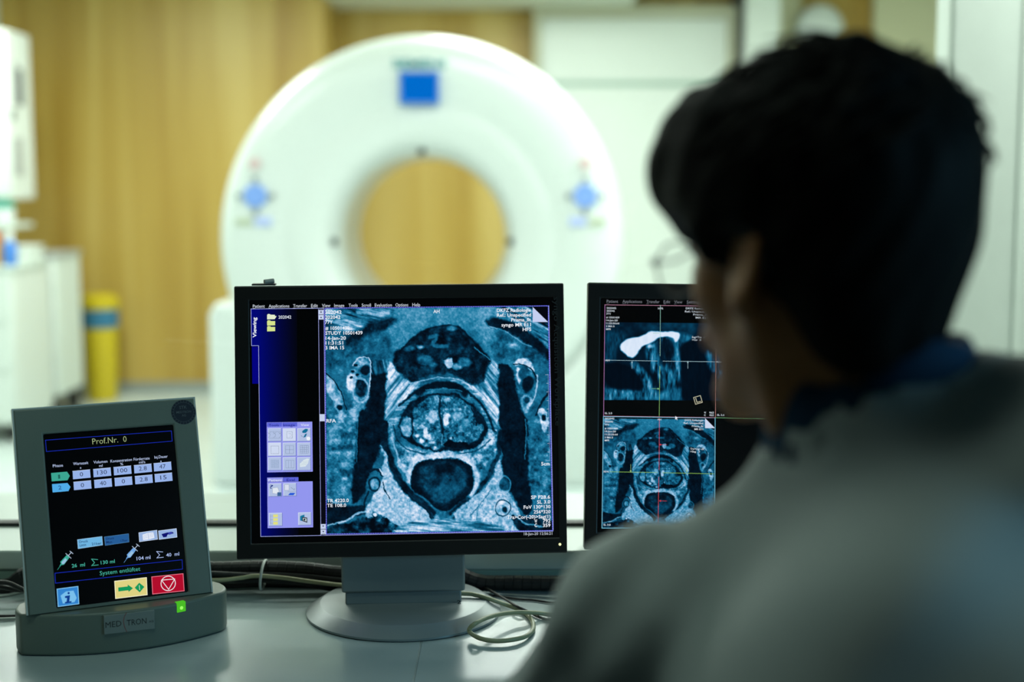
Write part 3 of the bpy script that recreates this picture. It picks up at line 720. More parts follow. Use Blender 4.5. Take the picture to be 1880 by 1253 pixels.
def stand(root, pl, cx, cy, wid=.159, dy=0):
    Y = Matrix.Translation((cx, cy, 0)) @ Matrix.Rotation(root.rotation_euler.z, 4, 'Z')
    MB().box(-wid/2, wid/2, -.022, .024, .7725, .905, Y).build('stand_column', M_SILVER, root, bevel=.003)
    MB().box(-wid/2+.0045, wid/2-.0045, -.018, .022, .7555, .7728, Y).build('stand_collar', M_SILVER, root, bevel=.002)
    MB().prism([(-.05, .85), (.05, .85), (.05, .95), (-.05, .95)], .0, .05, Y).build('hinge_block', M_DKGREY, root, bevel=.004)
    D = Matrix.Translation((cx, cy+dy, 0))
    MB().lathe([(.1235, .7402), (.1265, .7415), (.1265, .744), (.109, .7555), (.1075, .7562), (.02, .757)], 96, D).build('base_disc', M_SILVER, root, smooth='auto')
    return Y
LPX = .0006
# ---- main monitor
S1 = Plane((-.14095, 1.79156, .99732), R(3.425), R(7.336), R(.309))
q = [S1.loc2(*p) for p in ((459, 553), (1015, 551), (1020, 986), (470, 990))]
disp1 = (q[0][0]-.001, min(q[2][1], q[3][1])-.001, q[1][0]+.004, max(q[0][1], q[1][1])+.001)
m1, pl1, scr1 = monitor('computer_monitor', 'black framed monitor in the middle showing one large blue scan picture', (-.14095, 1.79156, .99732), R(3.425), R(7.336), R(.309), .42, .34655, disp1)
Y1 = stand(m1, pl1, -.1415, 1.811)
ik = Ink(Plane((-.1415+.069, 1.811-.0185, .7635), R(3.4), 0), lambda x, y: (x, y)); 
ik.off = .001; ik.text('2', 839, 1109, 846, (10, 10, 10), 7, .02); ik.build('digit_mark', m1, M_INK)
c2 = lambda x, y: (420+x/4.475, 500+y/4.475)
c3 = lambda x, y: (420+x/4.178, 740+y/4.178)
c4 = lambda x, y: (590+x/2.724, 560+y/2.724)
WH = (225, 232, 245); LI = (168, 176, 240)
ui = Ink(pl1, off=.0)
ui.off = -.0014
# side panel: deep blue fading to black across
def grad(ink, x0, y0, x1, y1, x0b, x1b, c0, c1, n=8):
    for i in range(n):
        t0 = i/n; t1 = (i+1)/n
        ca = tuple(c0[k]+(c1[k]-c0[k])*t0 for k in range(3)); cb = tuple(c0[k]+(c1[k]-c0[k])*t1 for k in range(3))
        P = [ink.L(x0+(x1-x0)*t0, y0), ink.L(x0b+(x1b-x0b)*t0, y1), ink.L(x0b+(x1b-x0b)*t1, y1), ink.L(x0+(x1-x0)*t1, y0)]
        ink._p(P, [(0, 1, 2, 3)], (ca, ca, cb, cb))
grad(ui, 475, 568, 545, 985, 479, 548, (2, 8, 112), (4, 6, 16))
grad(ui, 461, 568, 476, 636, 461, 476, (2, 6, 120), (2, 8, 112), 2)
ui.poly([(462, 637), (474, 637), (475.5, 705), (463, 705)], (4, 4, 128))
for a in (((460.5, 567.5), (1007, 562)), ((460.5, 567.5), (461.5, 635)), ((461.5, 635), (474.5, 635)), ((474.5, 635), (478.5, 986)), ((478.5, 986), (1015.5, 976))):
    ui.line(a, LPX, LI)
ui.build('window_frame_lines', scr1)
tx = Ink(pl1, off=-.0012)
mn = [('Patient', 464, 486), ('Applications', 493, 531), ('Transfer', 538, 563.5), ('Edit', 571, 583.5), ('View', 591, 606.5), ('Image', 613.5, 632), ('Tools', 640, 656.5), ('Scroll', 664, 681), ('Evaluation', 688, 719.5), ('Options', 726, 749.5), ('Help', 757, 771.5)]
for wd, a, b in mn:
    y = 565.3-(a-464)*.0092
    tx.text(wd, a, y, b, (200, 205, 215), 6.2, .006)
    k = 2 if wd == 'Image' else 0
    tx.line([(a, y+1.5), (a+4, y+1.5)] if wd != 'Tools' else [(a+11, y+1.5), (a+14, y+1.5)], .0004, (200, 205, 215))
tx.text('Viewing', 470.5, 620, 583, (235, 240, 250), 7, .02, vert=1)
tx.text('202042', 511, 585.3, 534.5, WH, 6, .008)
tx.build('menu_text', scr1)
fo = Ink(pl1, c2, off=-.0012)
fo.poly([(314, 388), (314, 352), (322, 343), (338, 345), (342, 350), (378, 350), (378, 360), (392, 362), (376, 387)], (225, 235, 205))
for y in (0, 48): fo.poly([(314, 439+y), (314, 404+y), (320, 395+y), (340, 396+y), (345, 402+y), (380, 402+y), (380, 437+y)], (212, 226, 140))
fo.build('folder_icons', scr1)
# scroll strip
sb = Ink(pl1, off=-.0013)
sb.poly([(584.5, 568), (594.5, 568), (600, 983), (590, 984)], (8, 9, 20))
sb.line([(584.5, 568), (589, 984)], .0005, LI); sb.line([(594.3, 568), (599, 983)], .0005, (150, 160, 235))
for (x0, y0, x1, y1) in ((584.5, 569, 594, 577.5), (584.7, 578.5, 594, 587), (586.4, 761, 596, 774), (588.3, 963, 598, 972), (588.5, 973, 598.2, 982)): sb.rect(x0, y0, x1, y1, (196, 208, 236))
for x, y, s_ in ((589.3, 573, 1), (589.3, 583, 1), (593.2, 967, -1), (593.4, 977, -1)):
    sb.poly([(x-2, y+1.3*s_), (x+2, y+1.3*s_), (x, y-1.5*s_)], (40, 46, 70))
sb.line([(587, 570.5), (591.6, 570.5)], .0004, (40, 46, 70)); sb.line([(591, 980.4), (596, 980.4)], .0004, (40, 46, 70))
sb.build('scroll_bar', scr1)
# tool panels
tp = Ink(pl1, c3, off=-.0012)
BL = (146, 150, 238); BD = (92, 100, 214); BT = (176, 192, 226); BHL = (205, 216, 240); ED = (110, 120, 190)
tp.rect(292, 148, 642, 532, BL)
tp.rect(292, 152, 408, 184, BD); tp.rect(411, 151, 524, 183, BD)
tp.text('Tools', 306, 182, 384, (28, 34, 130), 21, .004); tp.text('Image', 418, 181, 506, (28, 34, 130), 21, .004); tp.text('View', 552, 178, 616, WH, 18, .01)
cols = ((301, 405), (414, 517), (526, 630)); rows = ((196, 298), (306, 411), (418, 521))
def button(x0, y0, x1, y1, c):
    tp.rect(x0, y0, x1, y1, ED); tp.rect(x0, y0, x1-4, y1-4, (215, 224, 245)); tp.rect(x0+4, y0+4, x1-4, y1-4, c)
bc = {(0, 1): BHL, (1, 0): BHL}
for i, (y0, y1) in enumerate(rows):
    for j, (x0, x1) in enumerate(cols): button(x0, y0, x1, y1, bc.get((i, j), BT))
K = (60, 80, 110)
def grid(x0, y0, x1, y1, n, m, c=K):
    for i in range(n+1): tp.line([(x0+(x1-x0)*i/n, y0), (x0+(x1-x0)*i/n, y1)], .00022, c)
    for i in range(m+1): tp.line([(x0, y0+(y1-y0)*i/m), (x1, y0+(y1-y0)*i/m)], .00022, c)
grid(323, 332, 383, 391, 1, 1); grid(435, 330, 496, 390, 2, 2); grid(548, 328, 610, 387, 4, 4); grid(324, 440, 382, 499, 6, 6, (110, 140, 170)); grid(437, 442, 500, 501, 3, 1, (90, 110, 140))
tp.line([(308, 222), (398, 222)], .0002, K); tp.line([(308, 272), (398, 272)], .0002, K)
for x in (308, 350, 392): 
    tp.line([(x-12, 226), (x+8, 240), (x+6, 258), (x-8, 268)], .0002, K); tp.line([(x+12, 226), (x-8, 240)], .0002, K)
grid(445, 222, 486, 272, 1, 1); tp.line([(455, 232), (475, 232), (480, 250), (462, 262), (453, 248), (455, 232)], .0003, (230, 240, 255)); tp.line([(455, 235), (475, 235), (480, 252), (462, 264)], .0002, K)
tp.poly([(566, 215), (585, 200), (605, 200), (606, 215), (590, 232), (568, 232), (561, 225)], (20, 110, 150)); tp.poly([(585, 240), (600, 236), (590, 262), (570, 268)], (20, 110, 150)); tp.line([(555, 252), (566, 262)], .0004, (20, 90, 130))
tp.disc(610, 275, 15, (235, 240, 248)); tp.line([(595, 262), (606, 272)], .0006, (235, 240, 248))
for k in range(3): tp.poly([(545+k*12, 465-k*12), (575+k*12, 452-k*12), (600+k*8, 455-k*12), (590+k*8, 490-k*10), (545+k*10, 494-k*12)], (215, 228, 235))
for k in range(4): tp.line([(550+k*6, 480-k*9), (595+k*5, 474-k*9)], .00018, (150, 170, 190))
# patient panel
tp.rect(294, 574, 416, 606, BL); tp.rect(418, 572, 534, 604, BD); tp.rect(296, 606, 645, 960, BL)
tp.text('Patient', 304, 604, 408, WH, 21, .01); tp.text('Eval', 444, 601, 506, (28, 34, 130), 20, .004)
button(305, 620, 407, 722, BT); button(418, 618, 520, 718, BT); button(307, 846, 412, 948, BT); button(532, 842, 634, 942, BT)
tp.text('?', 313, 660, 341, (30, 50, 130), 32, .0); tp.poly([(335, 655), (375, 650), (385, 680), (370, 700), (335, 695)], (222, 230, 240)); tp.line([(335, 655), (375, 650), (385, 680), (370, 700), (335, 695)], .0002, K, True); tp.rect(372, 688, 402, 716, (60, 100, 150))
tp.rect(428, 628, 462, 672, (215, 222, 238)); tp.line([(428, 628), (462, 628), (462, 672), (428, 672)], .0002, K, True); tp.line([(476, 650), (502, 670)], .0003, K); tp.line([(502, 670), (502, 658)], .0003, K)
tp.poly([(470, 692), (510, 692), (496, 710), (454, 710)], (40, 90, 215)); tp.line([(452, 682), (512, 682)], .0002, K)
for k in range(3):
    tp.rect(340, 858+k*28, 376, 880+k*28, (222, 222, 130)); tp.line([(320, 870+k*28), (340, 870+k*28)], .0002, K)
tp.line([(320, 862), (320, 932)], .0002, K)
tp.poly([(547, 870), (580, 858), (580, 912), (547, 905)], (20, 120, 160)); tp.poly([(562, 876), (602, 882), (602, 922), (562, 908)], (50, 60, 70)); tp.poly([(568, 884), (596, 889), (596, 912), (568, 902)], (190, 205, 210)); tp.disc(580, 897, 8, (40, 50, 60))
tp.build('tool_panel', scr1)
# scan picture
AX = axial_scan(420)
P = [S1.loc2(*p) for p in ((597.5, 567.5), (1006, 563.2), (1013.2, 974.2), (600.5, 981))]
picture('scan_picture', pl1, scr1, *P, cmap(AX), off=-.0013)
ov = Ink(pl1, c4, off=-.0011)
def dashed(ink, a, b, n, th, col):
    for i in range(n):
        t0 = i/n; t1 = (i+.55)/n
        ink.line([(a[0]+(b[0]-a[0])*t0, a[1]+(b[1]-a[1])*t0), (a[0]+(b[0]-a[0])*t1, a[1]+(b[1]-a[1])*t1)], th, col)
DB = (70, 70, 235)
for a, b in (((17, 17), (1135, 5)), ((1135, 5), (1157, 1130)), ((1157, 1130), (25, 1148)), ((25, 1148), (17, 17))):
    ov.line([a, b], .0011, (10, 12, 90)); dashed(ov, a, b, 95, .0009, (120, 124, 250))
ov.line([(1138, 4), (1160, 1128)], .0005, LI)
ov.poly([(1057, 9), (1134, 9), (1134, 86), (1057, 86)], (4, 6, 14)); ov.poly([(1057, 11), (1057, 86), (1134, 86)], (196, 206, 240))
T = [('202042', 18, 45, 101), ('202042', 18, 70, 95), ('77Y', 18, 95, 57), ('# 10501439', 20, 125, 141), ('STUDY 10501439', 20, 149, 206), ('14-Jan-20', 21, 175, 123), ('11:31:51', 21, 199, 109), ('3 IMA 15', 20, 223, 114), ('AH', 560, 41, 591),
     ('DKFZ Radiologie', 878, 35, 1048), ('Ref.: Unspecified', 878, 59, 1049), ('Prisma_fit', 950, 83, 1048), ('syngo MR E11', 901, 108, 1048), ('HFS', 1007, 131, 1050), ('RFA', 25, 589, 73), ('TR 4220.0', 28, 988, 137), ('TE 108.0', 28, 1012, 124), ('5cm', 1100, 804, 1142),
     ('SP F28.6', 1049, 971, 1144), ('SL 3.0', 1079, 995, 1145), ('FoV 130*130', 1012, 1020, 1146), ('256*320', 1062, 1044, 1146), ('Tra>Cor(-20)>Sag(1)', 930, 1070, 1146), ('W', 1066, 1091, 1080), ('792', 1108, 1090, 1146), ('C', 1066, 1112, 1079), ('359', 1108, 1112, 1146)]
for b, x0, y, x1 in T: ov.text(b, x0, y, x1, (238, 242, 250), 18, .014)
ov.text('18-Jan-20 12:56:21', 1013, 1152, 1155, (190, 196, 205), 14, .004)
ov.line([(1134, 348), (1142, 780)], .00035, (150, 170, 225))
for k in range(11): ov.line([(1134+k*.75-(14 if k % 5 == 0 else 9), 350+k*43), (1135+k*.75, 350+k*43)], .00035, (190, 205, 235))
ov.build('picture_captions', scr1)
bt = Ink(pl1, off=.0003)
bt.text('syngo Acquisition Workplace', 1016.5, 545, 782, (0, 0, 0), 10.5, .01, vert=-1)
bt.build('bezel_lettering', m1, M_BEZELTEXT)
c = pl1.loc2(1028, 1000)
MB().lathe([(.0017, 0), (.0017, .0008), (.0005, .0012)], 14, pl1.M @ Matrix.Translation((c[0], 0, c[1])) @ Matrix.Rotation(R(90), 4, 'X')).build('power_light', emit('power light', (.9, .95, .45), 1.3), m1)
# ---- second monitor
S2 = (.30589, 1.82272, .99460); 
p2 = Plane(S2, R(1.296), R(6.356), R(-.991))
a = p2.loc2(1103, 548); b = p2.loc2(1105, 975)
disp2 = (a[0], b[1]-.002, .19, a[1])
m2, pl2, scr2 = monitor('computer_monitor', 'right black monitor partly hidden by the person, showing four crosshair scan views', S2, R(1.296), R(6.356), R(-.991), .42, .34655, disp2)
stand(m2, pl2, .306, 1.842, dy=-.046)
m2['group'] = m1['group'] = 'monitors on the desk'
c5 = lambda x, y: (1070+x/4.64, 510+y/4.64)
c6 = lambda x, y: (1070+x/4.474, 750+y/4.474)
G = (118, 122, 130)
t2 = Ink(pl2, off=-.0012)
for wd, x0, x1 in (('Patient', 1114, 1135), ('Applications', 1143, 1179), ('Transfer', 1187, 1211), ('Edit', 1218.5, 1230.5), ('View', 1238, 1253), ('Settings', 1261, 1287), ('Layout', 1295, 1314), ('Views', 1322, 1340), ('Help', 1348, 1361)):
    y = 556.2+(x0-1114)*.008; t2.text(wd, x0, y, x1, G, 5.6, .004); t2.line([(x0, y+1.4), (x0+4, y+1.4)], .0003, G)
t2.build('menu_text', scr2)
# upper left view
SG = sagittal_scan(230)
P = [p2.loc2(*p) for p in ((1111, 592), (1314, 594), (1313, 736), (1109.5, 735))]
picture('side_view_picture', pl2, scr2, *P, cmap(SG, .97), off=-.0013)
def cor(s_n):
    s = Scan(s_n, 0, 60, 0, 72, .04); s.wx *= .1; s.wy *= .1
    s.f2 = fbm(s.X*3, s.Y*.7, 6, 2, 3)
    s.poly([(0, 4), (4, 12), (10, 24), (14, 40), (10, 60), (18, 70), (0, 72)], .3, .6, 5, rough=.3)
    s.poly([(24, 20), (40, 14), (52, 30), (46, 56), (28, 60)], .2, .4, 6, rough=.3)
    s.v[:] = s.v+.04*s.f2
    return np.clip(s.v, 0, 1)
P = [p2.loc2(*p) for p in ((1316, 594), (1512, 597), (1510, 738), (1315, 736))]
picture('front_view_picture', pl2, scr2, *P, cmap(cor(140), .9), off=-.0013)
P = [p2.loc2(*p) for p in ((1109, 769), (1311.5, 771), (1310.5, 971), (1106.5, 968.5))]
picture('cross_view_picture', pl2, scr2, *P, cmap(axial_scan(210), .84), off=-.0013)
o2 = Ink(pl2, c5, off=-.0011)
PK = (210, 150, 175); GR = (130, 200, 140); WL = (170, 205, 215)
o2.line([(187, 232), (1140, 243)], .00045, PK); o2.line([(189, 232), (178, 1185)], .0005, (190, 130, 190))
o2.line([(1141, 243), (1131, 1195)], .0004, (225, 160, 150)); o2.line([(178, 1180), (1130, 1194)], .0004, (205, 110, 130))
o2.line([(662, 236), (659, 668)], .00045, (150, 205, 190)); o2.line([(657, 755), (652, 1180)], .00045, (150, 205, 120))
o2.line([(190, 704), (636, 711)], .00045, WL); o2.line([(684, 712), (1140, 718)], .00045, WL)
for x in (420, 896): o2.line([(x, 712), (x, 775)], .0004, WL); o2.poly([(x-6, 728), (x+6, 728), (x, 710)], WL)
o2.line([(588, 946), (648, 948)], .0004, GR); o2.poly([(638, 940), (638, 956), (654, 948)], GR); o2.line([(600, 474), (650, 474)], .0004, GR)
o2.line([(1131, 1195), (2100, 1212)], .00045, GR); o2.line([(1615, 1130), (1613, 1200)], .0004, (200, 100, 70))
o2.line([(1144, 720), (1600, 727)], .0004, WL); o2.line([(1616, 250), (1612, 1130)], .0004, (200, 100, 70))
for b, x0, y, x1 in (('202042', 203, 267, 285), ('202042', 203, 291, 272), ('77Y', 201, 316, 241), ('# 10501439', 200, 347, 312), ('14-Jan-20', 199, 372, 297), ('11:25:50.64', 199, 397, 311), ('3 IMA 0', 199, 422, 270), ('MPR', 199, 447, 241), ('HPR', 642, 270, 687), ('DKFZ Radiologie', 878, 270, 1068), ('Ref.: Unspecified', 871, 297, 1068), ('Prisma_fit', 942, 323, 1068), ('MR E11', 963, 349, 1068), ('Sag>Tra  -1', 930, 515, 1042), ('>Cor  -0', 931, 538, 1010), ('AH', 192, 713, 228), ('RFA', 1144, 726, 1190), ('SL 3.0', 188, 1164, 250), ('W', 1034, 1158, 1050), ('963', 1078, 1159, 1117), ('C', 1034, 1180, 1048), ('462', 1078, 1180, 1117), ('SL 3.0', 1144, 1179, 1207)):
    o2.text(b, x0, y, x1, (205, 214, 222), 15.5, .014)
def Lrot(x, y): 
    c_, s_ = math.cos(R(-16)), math.sin(R(-16)); return (982+x*c_-y*s_, 1043+x*s_+y*c_)
CR = (226, 222, 190)
o2.line([Lrot(-30, -30), Lrot(30, -30), Lrot(30, 30), Lrot(-30, 30)], .0006, CR, True); o2.line([Lrot(-14, -20), Lrot(-14, 18), Lrot(18, 18)], .0006, CR)
o2.poly([(790, 1180), (788, 1212), (796, 1204), (803, 1216), (807, 1212), (800, 1200), (810, 1198)], (235, 238, 245))
o2.build('view_captions', scr2)
o3 = Ink(pl2, c6, off=-.0011)
SB = (120, 200, 230)
o3.line([(170, 68), (1088, 80), (1084, 990), (158, 986)], .0008, SB, True)
o3.poly([(1005, 80), (1086, 80), (1086, 164), (1005, 164)], (4, 8, 14)); o3.poly([(1005, 82), (1005, 164), (1086, 164)], (205, 215, 238))
o3.line([(630, 84), (627, 505)], .0005, (225, 90, 120)); o3.line([(625, 565), (619, 985)], .0005, (225, 80, 90))
for y in (300, 762): o3.line([(628, y), (690, y+1)], .0004, (215, 60, 70)); o3.poly([(626, y), (642, y-8), (642, y+8)], (215, 60, 70))
YG = (150, 200, 90)
o3.line([(222, 523), (612, 529)], .0005, YG); o3.line([(655, 531), (1078, 540)], .0005, YG)
for x in (394, 855): o3.line([(x, 462), (x, 520)], .0004, (150, 190, 130)); o3.poly([(x-8, 512), (x+8, 512), (x, 530)], (150, 190, 130))
for b, x0, y, x1 in (('202042', 182, 92, 260), ('202042', 181, 118, 249), ('77Y', 180, 143, 218), ('# 10501439', 180, 174, 289), ('14-Jan-20', 180, 198, 272), ('11:25:50.64', 180, 223, 287), ('3 IMA 0', 180, 248, 248), ('MPR', 180, 272, 219), ('AH', 613, 100, 645), ('DKFZ Radiologie', 838, 106, 990), ('Ref.: Unspecified', 830, 130, 990), ('Prisma_fit', 897, 155, 990), ('MR E11', 918, 180, 988), ('Tra>Cor -20', 884, 342, 997), ('>Sag   1', 884, 364, 960), ('RFA', 172, 529, 215), ('SL 3.0', 170, 966, 228)):
    o3.text(b, x0, y, x1, (215, 224, 232), 15, .014)
o3.build('view_captions', scr2)
# small clip lying on the middle monitor's top edge
t0 = pl1.M @ Vector((-.182, .008, .17328+.0012))
cl = thing('cable_clip', 'small grey clip resting on the top left corner of the middle monitor', 'clip', tuple(t0))
TC = Matrix.Translation(t0) @ Matrix.Rotation(R(3.4), 4, 'Z')
MB().box(-.006, .024, -.006, .008, 0, .0022, TC).build('plate', M_DKGREY, cl, bevel=.0006)
MB().tube([TC @ Vector((.010, -.004, .0045)), TC @ Vector((.021, .002, .0055))], .0032, 12, 0).build('barrel', M_GREY, cl)
# ---------------------------------------------------------------- injector terminal
dc = (-.48379, 1.70525, .89573); dyaw, dtilt = R(25.856), R(16.711)
pd = Plane(dc, dyaw, dtilt)
dv = thing('injector_terminal', 'grey touch panel terminal with blue data display leaning back on its curved base', 'terminal', (dc[0], dc[1], TZ), dyaw)
T = pd.M
MB().frame(-.111, .1075, -.1085, .1365, -.0785, .0785, -.1046, .1046, -.0012, .014, T).build('front_frame', M_DEVICE, dv, bevel=.0025)
MB().prism([(-.109, -.107), (.1055, -.107), (.1055, .134), (-.109, .134)], .0145, .040, T).build('rear_shell', M_DEVICE, dv, bevel=.005)
MB().frame(-.1125, .109, -.1085, .138, -.1105, .107, -.1085, .1362, .0, .010, T).build('light_edge', M_DEVLIGHT, dv, bevel=.0006)
ds = MB().box(-.0787, .0787, .0015, .006, -.1048, .1048, T).build('touch_screen', M_BLACKP, dv)
# curved base
B = Matrix.Translation((dc[0], dc[1], 0)) @ Matrix.Rotation(dyaw, 4, 'Z')
P = [(-.119+.247*i/30, -.061+2.35*(-.131+.247*i/30)**2) for i in range(31)]
P = [(-.1205, -.012)]+P[:-1]+[(.1265, -.024), (.1300, -.014), (.1305, -.003), (.128, .010), (.121, .024), (.108, .034), (.08, .040), (-.08, .040), (-.105, .036), (-.117, .022), (-.1215, .004)]
MB().prism(P, .741, .791, B, 'z').build('base', M_DEVICE, dv, bevel=.003, seg=3)
cd_ = lambda x, y: (x/2.351, 720+y/2.351)
bk = Ink(pd, cd_, off=-.0014)

BO = (24, 44, 170)
bk.line([(197, 208), (741, 168), (744, 212), (201, 257)], .0007, BO, True)
bk.line([(238, 783), (787, 725), (789, 765), (240, 826)], .0007, BO, True)
bk.text('Prof.Nr.  0', 400, 226, 548, (160, 176, 130), 27, -.006, y1=215)
GT = (185, 200, 235)
for b, x0, y0, x1, y1, cp in (('Phase', 229, 325, 273, 322, 13), ('Wartezeit', 317, 316, 382, 311, 13), ('s', 346, 331, 352, 331, 10), ('Volumen', 405, 309, 465, 305, 13), ('ml', 429, 324, 444, 323, 12), ('Konzentration', 478, 305, 571, 297, 13), ('%', 520, 317, 533, 316, 12), ('Förderrate', 578, 297, 647, 291, 13), ('ml/s', 601, 309, 628, 307, 12), ('Inj.Dauer', 668, 288, 725, 283, 13), ('s', 693, 303, 699, 303, 10)):
    bk.text(b, x0, y0, x1, GT, cp, .004, y1=y1)
bk.poly([(221, 350), (290, 344), (302, 362), (292, 381), (224, 386)], (60, 165, 145)); bk.poly([(225, 398), (292, 393), (305, 410), (296, 428), (228, 434)], (80, 170, 230))
bk.text('1', 252, 374, 261, (30, 100, 90), 18); bk.text('2', 253, 421, 267, (40, 90, 150), 18)
BX = (150, 178, 232); NT = (35, 42, 70)
for k, (row, yy) in enumerate(((('0', '130', '100', '2.8', '47'), 0), (('0', '40', '0', '2.8', '15'), 47))):
    for j, (xa, s_) in enumerate(zip((314, 403, 491, 579, 664), row)):
        y0 = 338-j*8.4+yy; x = xa+k*4
        bk.poly([(x, y0+4), (x+75, y0-3), (x+78, y0+32), (x+2, y0+39)], BX); bk.line([(x, y0+4), (x+75, y0-3)], .0004, (205, 218, 245))
        wdt = {1: 14, 2: 27, 3: 42}[len(s_)] if '.' not in s_ else 34
        bk.text(s_, x+39-wdt/2, y0+27, x+39+wdt/2, NT, 19, -.002, y1=y0+25)
bk.build('data_table', ds); bk = Ink(pd, cd_, off=-.0014)
bk.poly([(335, 638), (441, 624), (444, 661), (338, 677)], (110, 180, 225)); bk.poly([(451, 626), (556, 612), (558, 648), (455, 663)], (38, 92, 150))
bk.line([(335, 638), (441, 624), (444, 661), (338, 677)], .0004, (160, 200, 230), True); bk.line([(451, 626), (556, 612), (558, 648), (455, 663)], .0003, (90, 140, 180), True)
bk.text('Druck', 343, 653, 381, (20, 60, 110), 11, .01, y1=648); bk.text('Limit', 345, 668, 373, (20, 60, 110), 11, .01, y1=664); bk.text('21bar', 397, 663, 439, (20, 60, 110), 11, .01, y1=657)
bk.text('Druck', 459, 639, 494, (16, 40, 90), 10, .008, y1=635); bk.text('Max.', 460, 654, 488, (16, 40, 90), 10, .008, y1=651); bk.text('17bar', 522, 648, 552, (16, 40, 90), 10, .008, y1=644)
for q in ([(600, 608), (678, 597), (681, 636), (603, 647)], [(685, 600), (762, 590), (765, 627), (688, 637)]):
    bk.poly(q, (150, 178, 222)); bk.line(q, .0005, (205, 222, 245), True)
bk.poly([(616, 616), (640, 608), (663, 606), (668, 630), (640, 638), (618, 640)], (225, 232, 245)); bk.line([(640, 610), (643, 636)], .0004, (120, 150, 200))
for k in range(3): bk.line([(620, 620+k*6), (638, 616+k*6)], .0002, (120, 150, 200)); bk.line([(645, 614+k*6), (662, 611+k*6)], .0002, (120, 150, 200))
bk.poly([(698, 614), (722, 607), (745, 604), (752, 610), (724, 616), (720, 626), (706, 628)], (16, 20, 110)); bk.poly([(726, 607), (740, 603), (748, 612), (730, 617)], (60, 70, 170))
def syringe(x, y, c):
    f = lambda a, b: (x+a, y+b)
    bk.line([f(0, 0), f(18, -26)], .0004, c); bk.line([f(12, -18), f(20, -32)], .0012, c)
    bk.poly([f(18, -20), f(12, -34), f(40, -64), f(52, -54), f(28, -22)], c); bk.poly([f(20, -24), f(17, -33), f(34, -50), f(42, -42), f(28, -25)], (150, 190, 220))
    bk.line([f(36, -70), f(58, -50)], .0008, (170, 185, 205)); bk.line([f(46, -60), f(60, -76)], .0009, (170, 185, 205)); bk.line([f(54, -80), f(66, -70)], .0008, (170, 185, 205))
syringe(249, 768, (60, 170, 150)); syringe(536, 737, (110, 165, 225))
def sigma(x, y, c): bk.line([(x+26, y-26), (x, y-28), (x+13, y-13), (x+1, y), (x+29, y-3)], .0007, c)
gt = (70, 175, 155); bt_ = (170, 190, 235)
sigma(396, 750, gt); sigma(677, 717, bt_)
for b, x0, y0, x1, y1, c in (('26  ml', 311, 758, 368, 753, gt), ('130 ml', 436, 744, 497, 739, gt), ('104 ml', 591, 727, 651, 721, bt_), ('40  ml', 719, 712, 775, 706, bt_), ('System entlüftet', 432, 791, 607, 773, gt)):
    bk.text(b, x0, y0, x1, c, 19 if 'Sys' in b else 16, .01 if 'Sys' not in b else 0, y1=y1)
bk.build('status_readouts', ds); bk = Ink(pd, cd_, off=-.0014)
q = [(247, 852), (337, 840), (341, 915), (252, 927)]; bk.poly(q, (50, 130, 205)); bk.line(q, .0009, (130, 195, 235), True)
bk.poly([(262, 880), (285, 862), (318, 858), (332, 890), (322, 908), (272, 914)], (120, 190, 235)); bk.poly([(281, 882), (303, 878), (300, 905), (309, 903), (309, 910), (281, 914), (281, 908), (288, 906), (290, 890), (281, 890)], (16, 60, 140)); bk.disc(297, 869, 5, (16, 60, 140))
q = [(496, 818), (633, 802), (636, 876), (500, 892)]; bk.poly(q, (222, 210, 130)); bk.line(q, .0009, (240, 236, 200), True)
bk.poly([(511, 845), (552, 840), (552, 832), (575, 848), (556, 864), (555, 857), (512, 862)], (20, 150, 90)); bk.poly([(582, 846), (602, 824), (624, 842), (604, 866)], (20, 150, 90)); bk.line([(602, 836), (604, 854)], .0006, (235, 240, 200))
q = [(656, 799), (791, 785), (796, 859), (660, 873)]; bk.poly(q, (176, 14, 44)); bk.line(q, .0009, (225, 110, 130), True)
bk.disc(727, 827, 33, (235, 225, 230), 32, 29.5); bk.line([(698, 813), (755, 808), (729, 853)], .0009, (235, 225, 230), True); bk.line([(700, 814), (728, 852)], .0005, (235, 225, 230))
bk.build('touch_buttons', ds)
# round inspection sticker
st = Ink(pd, cd_, off=.0014)
st.disc(791, 88, 53, (0, 0, 0), 40); so = st.build('inspection_sticker', dv, mat('sticker navy', (.012, .016, .03), .4))
st = Ink(pd, cd_, off=.0018)
for k in range(24):
    a = 2*math.pi*k/24; st.line([(791+44*math.cos(a), 88+44*math.sin(a)), (791+52*math.cos(a), 88+52*math.sin(a))], .0004, (0, 0, 0))
st.disc(791, 88, 43, (0, 0, 0), 40, 42)
st.text('STK', 773, 74, 806, (0, 0, 0), 14, .01); st.text('MEDTRON', 760, 92, 824, (0, 0, 0), 10, .01); st.text('AG', 784, 107, 802, (0, 0, 0), 11, .01)
st.build('sticker_print', so, mat('sticker print', (.12, .14, .15), .5))
# maker plate and lamp on the curved base
lp = Plane(tuple(B @ Vector((-.004, -.0607, .765))), dyaw-R(3), 0)
qc = [lp.loc2(*p) for p in ((189.5, 1130.5), (283, 1122), (284, 1154), (192, 1166))]
px0 = (qc[0][0]+qc[3][0])/2; px1 = (qc[1][0]+qc[2][0])/2; pz1 = (qc[0][1]+qc[1][1])/2; pz0 = (qc[2][1]+qc[3][1])/2
MB().box(px0, px1, -.0010, .004, pz0, pz1, lp.M).build('maker_plate', mat('maker plate', (.24, .27, .25), .35), dv, bevel=.0004)
li = Ink(lp, cd_, off=.0011)
li.text('MED', 455, 1018, 524, (0, 0, 0), 26, .0, y1=1011); li.text('TRON', 547, 1008, 632, (0, 0, 0), 26, .0, y1=1000); li.text('AG', 642, 995, 662, (0, 0, 0), 9, .0, y1=993)
li.build('maker_lettering', dv, M_INK)
